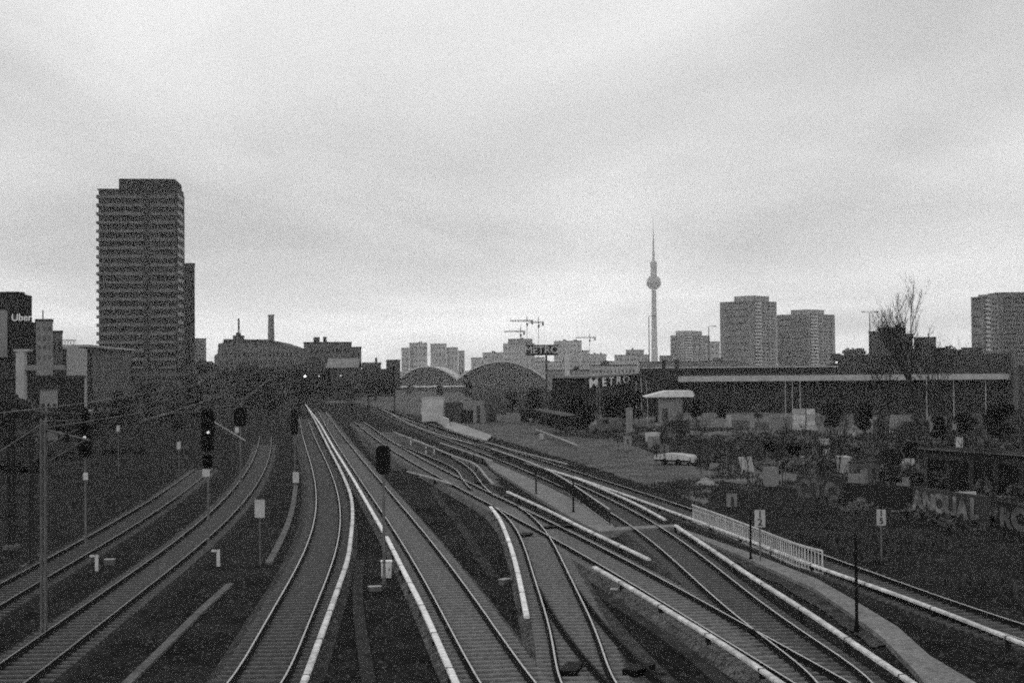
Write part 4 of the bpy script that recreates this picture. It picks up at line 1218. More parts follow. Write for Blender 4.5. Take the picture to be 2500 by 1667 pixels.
# thin light poles in front of the hall
for i, (x, y0, Y, lab) in enumerate([(1553, 932, 262, 'leftmost of three thin pale poles left of the kiosk roof'), (1566, 930, 262, 'middle of three thin pale poles left of the kiosk roof'), (1578, 930, 262, 'thin pale pole touching the kiosk roof'),
        (1917, 931, 255, 'first of three thin poles below the fascia'), (1934, 931, 255, 'second of three thin poles below the fascia'), (1953, 931, 255, 'third of three thin poles below the fascia'),
        (2262, 930, 240, 'thin pole right of the bare tree trunk'), (2328, 928, 240, 'fainter thin pole between the two right ones'), (2406, 926, 240, 'bright thin pole near the right end of the hall')]):
    b = dp(x, y0, Y)
    r = thing('flagpole', lab, 'pole', (b.x, Y, GZ), group='thin poles along the market hall')
    part(r, 'pole', MB().lathe([(.09, 0), (.055, b.z - GZ)], n=8), M['steel'])
    part(r, 'finial', MB().lathe([(.03, b.z - GZ + .001), (.09, b.z - GZ + .08), (.02, b.z - GZ + .16)], n=8), M['steel'])
def street_lamp(label, px, ytop, Y, arms):
    t = dp(px, ytop, Y); k = Y / F
    r = thing('street_lamp', label, 'street lamp', (t.x, Y, GZ), group='tall street lamps on the skyline')
    zt = t.z - GZ
    part(r, 'pole', MB().lathe([(.28, 0), (.16, zt)], n=8), M['dark'])
    for s in arms:
        ar = part(r, 'arm', MB().tube([(0, 0, zt), (s * .6, 0, zt + .35), (s * 2.0, 0, zt + .3)], .12, 6), M['dark'])
        part(r, 'lamp_head', MB().box(min(s * 2.0, s * 3.2), max(s * 2.0, s * 3.2), -.3, .3, zt + .1, zt + .42), M['dark'], parent=ar)
street_lamp('thin lamp with a single arm left of the television tower', 1584, 773, 620, (1,))
street_lamp('thin lamp with two arms left of the bare tree', 2123, 763, 560, (-1, 1))
street_lamp('thin lamp beside the tallest slab tower', 1730, 798, 600, (1,))

# ------------------------------------------------------------------ yard things
def shed_box(name, label, cat, x0, x1, y0, y1, m, depth=3, roof=True, ribs=0, group=None, door=True):
    base = gp((x0 + x1) / 2, y1, GZ); Y = base.y
    w = (x1 - x0) * Y / F; h = dp((x0 + x1) / 2, y0, Y).z - GZ
    r = thing(name, label, cat, base, group=group)
    part(r, 'wall', MB().bbox(-w / 2, w / 2, 0, depth, .1, h, .05), M[m])
    part(r, 'base_frame', MB().box(-w / 2 + .1, w / 2 - .1, .1, depth - .1, 0, .099), M['dark'])
    if roof: part(r, 'roof', MB().box(-w / 2 - .06, w / 2 + .06, -.06, depth + .06, h + .001, h + .1), M['roofpale' if m in ('offwhite', 'white', 'pale') else 'roofdark'])
    for i in range(ribs):
        x = -w / 2 + w * (i + 1) / (ribs + 1)
        part(r, 'rib', MB().box(x - .04, x + .04, -.05, -.001, .15, h - .05), M['darkgrey'])
    if door: part(r, 'door', MB().box(-w * .15, w * .15, -.03, -.001, .12, h * .75), M['darkgrey'])
    return r
shed_box('site_container', 'upper left bright white box of the stack by the curving tracks', 'container', 1030, 1083, 972, 1030, 'offwhite', 5, ribs=0, door=False)
shed_box('site_container', 'dark shed right of the bright white box', 'shed', 1085, 1128, 985, 1032, 'darkgrey', 4)
shed_box('site_container', 'black low shed right of the dark one', 'shed', 1127, 1155, 1003, 1032, 'blackish', 4)
shed_box('site_container', 'pale box hut with a dark window', 'hut', 1155, 1182, 976, 1034, 'grey', 4)
shed_box('site_container', 'pale narrow hut beside the one with the dark window', 'hut', 1186, 1212, 973, 1030, 'midgrey', 4)
shed_box('site_container', 'pale tank like box right of the huts', 'container', 1236, 1270, 1006, 1032, 'grey', 3, door=False)
shed_box('site_container', 'dark low shed right of the pale tank like box', 'shed', 1272, 1292, 1000, 1030, 'blackish', 3)
# white retaining wall running down beside the tracks
w1 = [gp(1028, 1012, GZ), gp(1055, 1025, GZ), gp(1092, 1042, GZ)]
mb = MB(); 
for i in range(2):
    p, q_ = w1[i], w1[i + 1]
    d = (q_ - p).normalized(); n_ = Vector((d.y, -d.x, 0)) * .3
    mb.prism([(p.x, p.y), (q_.x, q_.y), (q_.x - n_.x, q_.y - n_.y), (p.x - n_.x, p.y - n_.y)], GZ, GZ + 1.3)
single('retaining_wall', mb, M['offwhite'], 'bright white wall under the white box by the curving tracks', 'wall')
patch('concrete_apron', [(1070, 1028), (1110, 1030), (1200, 1062), (1188, 1074), (1120, 1056), (1085, 1042)], mat('pale_concrete', .26, var=.25, scale=.4, fine=.3, fscale=3), raise_=.12)
# wagons
def wagon(label, pa, pb, h=2.2, wd=2.6):
    a, b = gp(*pa, GZ), gp(*pb, GZ)
    d = b - a; L_ = d.length
    r = thing('freight_wagon', label, 'wagon', a, math.atan2(d.y, d.x))
    part(r, 'body', MB().bbox(0, L_, 0, wd, .9, h, .05), M['black'])
    part(r, 'chassis', MB().box(.2, L_ - .2, .2, wd - .2, .62, .899), M['dark'])
    for x in (1.2, 2.6, L_ - 2.6, L_ - 1.2):
        w_ = MB(); n = 14
        w_.add([(x + .42 * math.cos(2 * math.pi * k / n), .1, .42 + .42 * math.sin(2 * math.pi * k / n)) for k in range(n)] + [(x + .42 * math.cos(2 * math.pi * k / n), .25, .42 + .42 * math.sin(2 * math.pi * k / n)) for k in range(n)],
               [tuple(range(n)), tuple(range(n, 2 * n))[::-1]] + [(k, n + k, n + (k + 1) % n, (k + 1) % n) for k in range(n)])
        part(r, 'wheel', w_, M['dark'])
    part(r, 'roof_edge', MB().box(-.05, L_ + .05, -.05, wd + .05, h + .001, h + .1), M['midgrey'])
wagon('dark flat wagon on the far yard slope', (1297, 1030), (1372, 1052))
shed_box('site_container', 'small white box on the slope right of the dark wagon', 'cabinet', 1446, 1461, 1034, 1057, 'pale', 1.5, door=False)
shed_box('site_container', 'pale upright cabinet left of the covered trailer', 'cabinet', 1524, 1542, 1062, 1100, 'grey', .8, door=True)
shed_box('site_container', 'low grey cabinet on the slope above the rails', 'cabinet', 1318, 1328, 1060, 1075, 'pale', .6, door=False)
# covered trailer and flat trailer
def trailer(label, x0, x1, y0, y1, m, cover):
    base = gp(x0, y1, GZ); b2 = gp(x1, y1 + 3, GZ); Y = base.y; d = b2 - base; w = d.length; h = dp(x0, y0, Y).z - GZ
    r = thing('trailer', label, 'trailer', base, math.atan2(d.y, d.x), group='parked trailers')
    part(r, 'bed', MB().bbox(0, w, 0, 1.7, .35, .5, .04), M['dark'])
    if cover:
        prof = [(0, .501), (w, .501), (w, h * .72), (w * .93, h * .88), (w * .6, h), (w * .25, h), (w * .04, h * .9), (0, h * .75)]
        part(r, 'tarpaulin', MB().yprism(prof, .05, 1.65), M[m])
        for k in range(1, 6): part(r, 'strap', MB().box(w * k / 6 - .02, w * k / 6 + .02, .02, .049, .5, h * .86), M['midgrey'])
        part(r, 'hitch_box', MB().box(w + .05, w + .35, .3, 1.2, .3, h * .7), M['offwhite'])
    else:
        part(r, 'side_board', MB().box(0, w, -.03, -.001, .5, h * .8), M[m])
    for x in (w * .3, w * .7):
        w_ = MB(); n = 12
        w_.add([(x + .3 * math.cos(2 * math.pi * k / n), -.08, .3 + .3 * math.sin(2 * math.pi * k / n)) for k in range(n)] + [(x + .3 * math.cos(2 * math.pi * k / n), .12, .3 + .3 * math.sin(2 * math.pi * k / n)) for k in range(n)],
               [tuple(range(n)), tuple(range(n, 2 * n))[::-1]] + [(k, n + k, n + (k + 1) % n, (k + 1) % n) for k in range(n)])
        part(r, 'wheel', w_, M['black'])
trailer('long white tarpaulin covered trailer on the yard slope', 1597, 1682, 1106, 1134, 'offwhite', True)
trailer('dark flat trailer right of the white covered one', 1697, 1745, 1118, 1137, 'blackish', False)
def heap(label, px, py, wpx, hpx, m, name='gravel_heap', cat='heap'):
    c = gp(px, py, GZ); k = c.y / F; w = wpx * k; h = hpx * k * 1.3
    rr = random.Random(px)
    mb = MB(); n, mm = 18, 7; vs = [(0, 0, h)]
    for j in range(1, mm + 1):
        for i in range(n):
            a = 2 * math.pi * i / n; t = j / mm
            rad = w / 2 * t * (1 + .12 * rr.uniform(-1, 1))
            vs.append((rad * math.cos(a), rad * .8 * math.sin(a), max(0, h * (1 - t) ** .8 * (1 + .15 * rr.uniform(-1, 1))) if j < mm else -.02))
    fs = [(0, 1 + i, 1 + (i + 1) % n) for i in range(n)]
    for j in range(mm - 1):
        for i in range(n):
            fs.append((1 + j * n + i, 1 + (j + 1) * n + i, 1 + (j + 1) * n + (i + 1) % n, 1 + j * n + (i + 1) % n))
    mb.add([(x + c.x, y + c.y, z + GZ) for x, y, z in vs], fs)
    single(name, mb, m, label, cat)
sand = mat('pale_sand', .2, var=.35, scale=.8, bump=.6, fine=.3, fscale=5)
heap('pale sand heap below the trailers', 1722, 1184, 62, 15, sand)
heap('greyer sand heap above the pale one', 1792, 1150, 44, 10, M['gravel'])
heap('pale rounded heap among the dark bushes', 2070, 1062, 44, 18, sand)
heap('large dim heap right of the bare tree', 2405, 1092, 50, 34, M['gravel'])
heap('small pale heap left of the graffiti blocks', 1920, 1130, 26, 10, M['gravel'])
# white stacked crates
cr_ = []
def crate(label, x0, x1, y0, Y, m='offwhite', ybase=None):
    a = dp(x0, y0, Y); b = dp(x1, ybase, Y)
    w = b.x - a.x; h = a.z - b.z
    r = thing('crate', label, 'crate', ((a.x + b.x) / 2, Y, b.z), group='pale crates stacked in front of the hall')
    part(r, 'side', MB().bbox(-w / 2, w / 2, 0, 1.0, 0, h - .04, .03), M[m])
    part(r, 'lid', MB().box(-w / 2 - .02, w / 2 + .02, -.02, 1.02, h - .039, h - .005), M['midgrey'])
Yc = 200
yb0 = pyg(1960, Yc)
rowsn = ['bottom', 'second', 'third', 'top']
for ci, (xa, xb, cn) in enumerate([(1938, 1967, 'left'), (1969, 1990, 'right')]):
    for j in range(4):
        t = (yb0 - 997) / 4
        crate('%s pale crate of the %s column left of the round bush' % (rowsn[j], cn), xa, xb, yb0 - (j + 1) * t, Yc, 'offwhite' if (j + ci) % 3 else 'pale', yb0 - j * t)
for j, (xa, xb, y0, Y, m_) in enumerate([(1912, 1936, 1018, 203, 'grey'), (1884, 1908, 1020, 206, 'grey'), (1845, 1878, 1030, 210, 'midgrey'), (1790, 1830, 1026, 214, 'midgrey'), (1722, 1768, 1020, 214, 'grey'), (1690, 1712, 1036, 208, 'midgrey'), (1990, 2004, 1038, 196, 'pale')]):
    crate(['grey crate touching the tall pale stack', 'second grey crate left of the tall stack', 'dim crate in the gap left of the grey pair', 'wide dim crate further left', 'wide grey crate right of the kiosk', 'small dim crate beside the kiosk', 'small pale crate right of the tall stack'][j], xa, xb, y0, Y, m_, pyg(xa, Y))
for xa, xb, y0, Y, m_, lab in [(2195, 2226, 1012, 200, 'grey', 'grey crate left of the thin pole by the bare trunk'), (2236, 2256, 1020, 198, 'midgrey', 'dim crate behind the bare trunk'), (2270, 2312, 1015, 205, 'grey', 'wide grey crate right of the bare trunk'),
                              (2330, 2352, 1022, 202, 'pale', 'small pale crate below the fainter thin pole'), (2366, 2398, 1010, 206, 'midgrey', 'dim tall crate left of the bright thin pole'), (2418, 2450, 1018, 200, 'grey', 'grey crate right of the bright thin pole'),
                              (2095, 2122, 1018, 208, 'grey', 'grey crate right of the pale rounded heap'), (2135, 2165, 1024, 204, 'midgrey', 'dim crate two places right of the rounded heap'), (1640, 1668, 1022, 216, 'grey', 'grey crate behind the kiosk corner'), (1775, 1786, 1012, 218, 'pale', 'slim pale crate between the two wide ones')]:
    crate(lab, xa, xb, y0, Y, m_, pyg(xa, Y))
# more parked vehicles in front of the hall
def van(label, px, Y, L_=4.6, h=2.1, m='midgrey', rz=0.0):
    c = dp(px, 1000, Y)
    r = thing('parked_van', label, 'van', (c.x, Y, GZ), rz, group='vans parked in front of the hall')
    prof = [(0, .35), (0, 1.0), (.25, 1.15), (.9, 1.25), (1.5, h * .97), (1.8, h), (L_ - .1, h), (L_, h - .15), (L_, .35)]
    b = part(r, 'body', MB().yprism(prof, 0, 1.8), M[m])
    part(r, 'windscreen', MB().yprism([(1.0, 1.3), (1.5, h * .93), (1.62, h * .93), (1.12, 1.3)], -.012, 1.812), M['glass'])
    part(r, 'side_window', MB().box(1.75, 2.6, -.015, -.001, 1.3, h * .9), M['glass'])
    part(r, 'headlight', MB().box(-.02, .12, .1, .4, .75, .95), M['white'])
    part(r, 'headlight', MB().box(-.02, .12, 1.4, 1.7, .75, .95), M['white'])
    for x in (.9, L_ - .9):
        w_ = MB(); n = 12
        w_.add([(x + .33 * math.cos(2 * math.pi * k / n), -.03, .33 + .33 * math.sin(2 * math.pi * k / n)) for k in range(n)] + [(x + .33 * math.cos(2 * math.pi * k / n), .2, .33 + .33 * math.sin(2 * math.pi * k / n)) for k in range(n)],
               [tuple(range(n)), tuple(range(n, 2 * n))[::-1]] + [(k, n + k, n + (k + 1) % n, (k + 1) % n) for k in range(n)])
        part(r, 'wheel', w_, M['black'])
van('dark van below the kiosk', 1600, 190, m='darkgrey')
van('grey van left of the pale pillar', 1440, 200, m='midgrey')
van('pale van between the bushes left of the white letters', 1395, 215, m='grey')
van('dim van right of the round bush', 2180, 180, m='darkgrey')
shed_box('equipment_cabinet', 'grey cabinet standing on the dark slope left of the number board', 'cabinet', 1777, 1800, 1203, 1241, 'grey', .7)
shed_box('site_container', 'pale cabin among the scrub at right', 'cabin', 2056, 2078, 1118, 1158, 'pale', 2, door=False)
shed_box('site_container', 'dark roofed box right of the pale cabin', 'cabin', 2080, 2116, 1130, 1160, 'midgrey', 2)
shed_box('site_container', 'slim pale box right of the dark roofed one', 'cabinet', 2122, 2146, 1128, 1180, 'midgrey', 1.5)

# --- graffiti walls
def gwall(label, x0, y0a, y0b, x1, y1a, y1b, m='blackish', txt=None, size=1.0, tm='pale', cap=False, tz=.5, sx=1.2, words_off=.5):
    a = gp(x0, y0b, GZ); b = gp(x1, y1b, GZ); d = b - a; L_ = d.length
    h0 = dp(x0, y0a, a.y).z - GZ
    r = thing('graffiti_wall' if txt else 'yard_wall', label, 'wall', a, math.atan2(d.y, d.x), group='low walls in the right yard')
    w_ = part(r, 'wall', MB().box(0, L_, 0, .3, 0, h0), M[m])
    if cap: part(r, 'coping', MB().box(-.05, L_ + .05, -.06, .36, h0 + .001, h0 + .09), M['steel_dull'])
    if txt:
        rr = random.Random(len(txt) + int(x0))
        n_ = len(txt); st = L_ * .94 / n_
        for q_, ch in enumerate(txt):
            o = text_part(r, ch, h0 * size * rr.uniform(.95, 1.15), (st * (q_ + .55), -.03 - .004 * q_, h0 * (tz + rr.uniform(-.05, .04))), M[tm], name='graffiti', ext=.01, off=h0 * .05, sx=sx * st / (h0 * size * .8))
            o.rotation_euler = (0, rr.uniform(-.1, .1), 0)
    return r
gwall('dark wall with big pale graffiti letters at right', 2228, 1188, 1262, 2405, 1215, 1292, txt='ANOUAL', size=.74, m='darkgrey', tm='graffiti_pale', tz=.52, sx=1.0)
gwall('wall with dim graffiti blobs left of the big letters', 1945, 1160, 1222, 2056, 1165, 1235, txt='CTO', size=.95, tm='graffiti_dim', sx=1.0, m='darkgrey')
gwall('grey graffiti wall cut off by the right edge', 2436, 1222, 1300, 2560, 1240, 1330, txt='ROU', size=.8, tm='graffiti_dim', m='blackish', sx=1.0)
gwall('dark low wall right of the pale cabin', 2060, 1178, 1238, 2222, 1182, 1250, m='blackish')
# low roofed building with light edge
a = gp(2255, 1190, GZ); hz_ = dp(2255, 1094, a.y).z - GZ; b = gp(2560, 1222, GZ)
d = b - a
r = thing('low_shed', 'long dark shed with a thin pale roof edge at the right side', 'shed', a, math.atan2(d.y, d.x))
part(r, 'wall', MB().box(0, d.length, 0, 3, 0, hz_ - .12), M['darkgrey'])
part(r, 'roof', MB().box(-.2, d.length, -.28, 3.3, hz_ - .119, hz_), M['dark'])
part(r, 'gutter', MB().tube([(-.2, -.33, hz_ - .02), (d.length, -.33, hz_ - .02)], .045, 6), M['steel_dull'])
for k in range(5): part(r, 'bay_door', MB().box(.5 + k * 2.4, 2.3 + k * 2.4, -.04, -.001, .05, hz_ * .75), M['black'])

# ------------------------------------------------------------------ vegetation
def leafcloud(n, blobs, size, seed, flat=0.7):
    rr = random.Random(seed); mb = MB()
    for _ in range(n):
        c, rad = rr.choice(blobs)
        u, v_, w_ = rr.gauss(0, 1), rr.gauss(0, 1), rr.gauss(0, 1)
        l = math.sqrt(u * u + v_ * v_ + w_ * w_) or 1
        t = rad * rr.random() ** .35
        p = Vector((c[0] + u / l * t, c[1] + v_ / l * t, c[2] + w_ / l * t * .85))
        s = size * rr.uniform(.5, 1.3)
        a = Vector((rr.gauss(0, 1), rr.gauss(0, 1), rr.gauss(0, flat))).normalized() * s
        b = a.cross(Vector((rr.gauss(0, 1), rr.gauss(0, 1), rr.gauss(0, 1)))).normalized() * s * .6
        mb.add([p - a, p + b, p + a, p - b], [(0, 1, 2, 3)])
    return mb
def dense_tree_meshes(seed, h=9.0, r=3.6, n=2600, size=.32, m='leaf'):
    rr = random.Random(seed)
    blobs = []
    for i in range(15):
        a = rr.uniform(0, 6.28); q = rr.uniform(0, r * .65); z = rr.uniform(h * .28, h * .88)
        blobs.append(((q * math.cos(a), q * math.sin(a), z), rr.uniform(.28, .5) * r * (1.1 - .4 * z / h)))
    crown = leafcloud(n, blobs, size, seed + 1)
    tr = MB().tube([(0, 0, 0), (.1, 0, h * .3), (0, .1, h * .6)], .22, 7, .08)
    for i in range(6):
        c = blobs[i][0]
        tr.tube([(0, 0, h * .22), (c[0] * .5, c[1] * .5, (h * .22 + c[2]) / 2), c], .1, 5, .02)
    return mesh_of('trunk', tr, M['bark']), mesh_of('crown', crown, M[m])
def bare_tree_meshes(seed, h=16, levels=5, r0=.28, spread=.42, width=1.0):
    rr = random.Random(seed)
    trunk, crown = MB(), MB()
    def grow(p, d, l, r, lev):
        r = max(r, .008)
        segs = 3; pts = [p]
        q = p.copy(); dd = d.copy()
        for i in range(segs):
            dd = (dd + Vector((rr.gauss(0, .08), rr.gauss(0, .08), .05))).normalized()
            q = q + dd * (l / segs); pts.append(q.copy())
        (trunk if lev == 0 else crown).tube(pts, r, 6 if lev < 2 else 3, r * .6)
        if lev >= levels: return
        n = 3 if lev < 2 else rr.choice([2, 3, 3])
        if lev == 0: n = 5
        for i in range(n):
            t = rr.uniform(.45, 1.0) if lev else rr.uniform(.5, 1.0)
            idx = min(segs, max(1, int(t * segs + .5)))
            a = rr.uniform(0, 6.28)
            side = Vector((math.cos(a), math.sin(a), 0))
            nd = (dd * 1.0 + side * spread * rr.uniform(.5, 1.3) * width + Vector((0, 0, .12))).normalized()
            grow(pts[idx], nd, l * rr.uniform(.6, .82), r * .55, lev + 1)
    grow(Vector((0, 0, 0)), Vector((0, 0, 1)), h * .30, r0, 0)
    return mesh_of('trunk', trunk, M['bark']), mesh_of('crown', crown, M['bark'])
PROTOD = [dense_tree_meshes(51, m='leaf_dark', h=7.5, r=3.8, n=3400, size=.3), None, dense_tree_meshes(52, m='leaf_dark', h=7, r=4.2, n=3600, size=.3)]
PROTO = [dense_tree_meshes(11), dense_tree_meshes(22, m='leaf2'), dense_tree_meshes(33, h=8, r=4.2)]
BARE = [bare_tree_meshes(5, 9, 4, .12, .55), bare_tree_meshes(8, 8, 4, .1, .6)]
def plant(meshes, name, label, X, Y, s, sz=None, rz=0, group=None, cat='tree'):
    r = thing(name, label, cat, (X, Y, GZ), rz, group)
    r.scale = (s, s, sz or s)
    for nm, me in (('trunk', meshes[0]), ('crown', meshes[1])):
        o = bpy.data.objects.new(nm, me); COL.objects.link(o); o.parent = r
# the big bare tree
big = bare_tree_meshes(41, 21.5, 7, .34, .38)
p = dp(2240, 1000, 165)
plant(big, 'bare_tree', 'tall bare tree rising over the hall roof at right', p.x, 165, .95)
p = dp(2300, 1000, 175)
plant(bare_tree_meshes(47, 19, 6, .2, .5), 'bare_tree', 'slighter bare tree right of the tall one, before the right edge tower', p.x, 175, .9)
p = dp(2165, 1000, 190)
plant(bare_tree_meshes(43, 15, 6, .18, .45), 'bare_tree', 'smaller bare tree left of the tall one', p.x, 190, .95)
TREES = [  # px, ytop, Y, width factor, proto, label
    (2026, 978, 192, .75, 2, 'round dark bush right of the pale crates'), (2112, 985, 186, .8, 0, 'dark bush right of the pale rounded heap'),
    (2150, 1000, 170, .8, 1, 'dull bush left of the bare tree trunk'), (2290, 1015, 165, .8, 0, 'dark bush right of the bare tree trunk'), (2350, 1005, 175, .9, 2, 'wide dark bush near the right end of the hall'),
    (2440, 985, 160, .9, 0, 'dark bush at the right end of the hall'), (2480, 1060, 135, .7, 1, 'dull bush at the right edge above the shed'), (2220, 1075, 135, .6, 2, 'low dark bush left of the long dark shed'),
    (1498, 962, 225, .9, 2, 'dark tree left of the three thin poles'), (1545, 958, 222, .7, 0, 'dark bush under the three thin poles'), (1400, 968, 226, .9, 0, 'dark tree left of the white letters'),
    (1352, 960, 260, 1.0, 1, 'dull tree below the billboard post'), (1300, 948, 270, 1.0, 2, 'dark tree below the big arch, right side'), (1250, 955, 300, .9, 0, 'dark tree below the big arch, middle'),
    (1430, 985, 205, .8, 2, 'low dark tree under the white letters'), (1205, 962, 320, .8, 1, 'dull tree behind the pale huts'),
    (1700, 975, 240, .8, 0, 'dark bush right of the kiosk'), (1765, 985, 236, .8, 2, 'dark bush behind the wide grey crate'), (1850, 985, 240, .9, 1, 'dull bush behind the grey crates'),
    (1880, 1075, 150, .55, 0, 'low dark bush above the graffiti blobs'), (1940, 1080, 140, .6, 2, 'low dark bush right above the graffiti blobs'), (2010, 1085, 140, .5, 1, 'low dull bush left of the pale cabin'),
    (2180, 1100, 120, .55, 0, 'scrubby bush behind the dark low wall'), (2300, 1150, 105, .4, 1, 'scrub bush behind the big graffiti letters'), (2460, 1170, 100, .45, 0, 'scrub bush at the right edge below the shed'),
    (505, 880, 420, 1.2, 0, 'dark tree left of the long dark block'), (540, 895, 400, 1.2, 1, 'dull tree below the long dark block, left'), (590, 890, 410, 1.2, 2, 'dark tree below the long dark block, middle left'),
    (635, 893, 390, 1.2, 0, 'dark tree below the long dark block, middle right'), (680, 890, 400, 1.2, 1, 'dull tree left of the signal bridge'), (730, 895, 380, 1.1, 2, 'dark tree behind the left end of the signal bridge'),
    (790, 905, 380, 1.0, 0, 'dark tree behind the middle of the signal bridge'), (850, 908, 390, 1.0, 1, 'dull tree behind the signal bridge, right half'), (915, 905, 420, 1.0, 2, 'dark tree behind the right end of the signal bridge'),
    (360, 935, 300, 1.0, 0, 'dark tree in front of the banded building'), (420, 930, 310, 1.0, 1, 'dull tree below the tall slab tower'), (470, 915, 330, 1.0, 2, 'dark tree right below the tall slab tower'),
    (300, 955, 260, .9, 2, 'dark tree right of the hall corner'), (540, 940, 280, .9, 1, 'dull tree on the left bank'), (600, 940, 300, .9, 0, 'dark tree on the left bank by the lattice mast'), (655, 942, 280, .8, 2, 'dark tree on the left bank near the white rails'),
    (20, 965, 150, .8, 0, 'dark bush at the left edge'), (75, 975, 165, .8, 1, 'dull bush at the left edge by the pillar'), (150, 985, 190, .8, 2, 'dark bush below the hall corner'), (240, 1000, 200, .8, 0, 'dark bush below the lit strip'), (340, 985, 210, .8, 1, 'dull bush on the left bank below the lit strip'), (430, 985, 200, .8, 0, 'dark bush on the left bank behind the lit signal'), (510, 985, 190, .7, 2, 'dark bush behind the lit signal with the small head'),
    (2060, 860, 520, 1.2, 0, 'dark far tree right of the second slab tower'), (2095, 850, 530, 1.2, 1, 'dull far tree left of the stepped building'), (2300, 848, 520, 1.2, 2, 'dark far tree right of the separate low block'),
    (2340, 855, 510, 1.2, 0, 'dark far tree left of the right edge tower'), (2385, 862, 500, 1.1, 1, 'dull far tree at the foot of the right edge tower'), (2180, 855, 480, 1.1, 2, 'dark far tree before the stepped building'), (2240, 852, 490, 1.2, 0, 'dark far tree behind the bare tree crown'),
    (1620, 905, 340, 1.0, 1, 'dull tree behind the link building'), (1140, 930, 420, .9, 0, 'dark tree between the two arches'), (1000, 938, 480, .9, 1, 'dull tree in front of the small arch'), (1075, 940, 460, .9, 2, 'dark tree before the gap of the two arches'),
]
for i, (px, yt, Y, wf, k, lab) in enumerate(TREES):
    q = dp(px, yt, Y); h = q.z - GZ; H0 = [9.0, 9.0, 8.0][k] * .95
    s = h / H0
    dk = px > 1350 and Y < 245 and k != 1
    if dk: s = h / (7.5 if k == 0 else 7.0)
    plant(PROTOD[k] if dk else PROTO[k], 'dark_tree' if h > 4 else 'bush', lab, q.x, Y, max(s * wf, .25), s, rz=i * 1.7, group='dark trees and bushes round the yard', cat='tree' if h > 4 else 'bush')
BT = [(1960, 1010, 185, 'thin bare tree behind the pale crates'), (2075, 1040, 150, 'thin bare tree above the pale cabin'), (2260, 1050, 145, 'thin bare tree before the long dark shed'), (2330, 1040, 150, 'thin bare tree above the shed roof'), (2420, 1030, 140, 'thin bare tree at the right above the shed'), (1830, 1060, 160, 'thin bare tree right of the trailers'), (1905, 1090, 130, 'thin bare shrub by the graffiti blobs'), (2150, 1090, 125, 'thin bare shrub behind the slim pale box'),
      (1340, 985, 225, 'thin bare tree right of the pale huts'), (1470, 985, 205, 'thin bare tree beside the pale poles')]
for i, (px, yt, Y, lab) in enumerate(BT):
    q = dp(px, yt, Y); h = q.z - GZ; s = h / 7.5
    plant(BARE[i % 2], 'bare_tree', lab, q.x, Y, s, s, rz=i, group='thin bare trees in the yard')
# weeds and rough grass, countless
def vnoise(x, y, sc, seed):
    from mathutils import noise
    return noise.noise(Vector((x / sc, y / sc, seed * 7.3))) + .5 * noise.noise(Vector((x / sc * 2.3, y / sc * 2.3, seed * 3.1)))
def weeds(name, label, poly_px, n, m, size=.18, seed=1, thr=0.0):
    rr = random.Random(seed); mb = MB()
    P = [gp(x, y, GZ) for x, y in poly_px]
    X0, X1 = min(p.x for p in P), max(p.x for p in P); Y0, Y1 = min(p.y for p in P), max(p.y for p in P)
    def inside(x, y):
        c = False
        for i in range(len(P)):
            a, b = P[i], P[i - 1]
            if (a.y > y) != (b.y > y) and x < (b.x - a.x) * (y - a.y) / (b.y - a.y) + a.x: c = not c
        return c
    k = 0; tries = 0
    while k < n and tries < n * 30:
        tries += 1
        X, Y = rr.uniform(X0, X1), rr.uniform(Y0, Y1)
        if not inside(X, Y) or vnoise(X, Y, 7, seed) < thr + rr.uniform(-.15, .15): continue
        k += 1
        s = size * rr.uniform(.4, 1.5); h = s * rr.uniform(.6, 1.6); a = rr.uniform(0, 3.14)
        for q in range(3):
            t = rr.uniform(-.6, .6)
            mb.add([(X - s * .3 * math.cos(a + q), Y - s * .3 * math.sin(a + q), GZ), (X + s * .3 * math.cos(a + q), Y + s * .3 * math.sin(a + q), GZ), (X + s * t, Y + s * t, GZ + h)], [(0, 1, 2)])
    return single(name, mb, m, label, 'weeds', kind='stuff')
weeds('rough_grass', 'rough dark grass on the slope right of the railing', [(1560, 1190), (1760, 1160), (2600, 1180), (2600, 1520), (2100, 1370), (1750, 1240)], 9000, M['weeds'], .2, 3)
weeds('bank_weeds', 'dark weeds covering the left bank', [(-40, 1040), (480, 1020), (560, 1060), (430, 1150), (0, 1390), (-100, 1400)], 7000, M['weeds'], .24, 4, .0)
weeds('yard_weeds', 'weeds between the gravel and the hall', [(1300, 1060), (1500, 1040), (2500, 1070), (2500, 1180), (1760, 1160), (1500, 1075)], 8000, M['weeds'], .3, 6, .05)
weeds('ballast_weeds', 'sparse weeds between the middle tracks', [(990, 1240), (1180, 1250), (1290, 1500), (1340, 1660), (1250, 1660), (1100, 1400)], 1500, M['weeds'], .14, 8, .1)
def scrub(name, label, pts, seed, m, size=.22):
    """a mass of low bramble nobody could count"""
    rr = random.Random(seed); blobs = []
    for px, py, wpx, hpx, n in pts:
        c = gp(px, py, GZ); k = c.y / F
        for _ in range(n):
            r_ = rr.uniform(.35, .8) * hpx * k
            blobs.append(((c.x + rr.uniform(-.5, .5) * wpx * k, c.y + rr.uniform(-3, 3), GZ + rr.uniform(.1, .6) * hpx * k), max(r_, .25)))
    return single(name, leafcloud(110 * len(blobs), blobs, size, seed), m, label, 'scrub', kind='stuff')
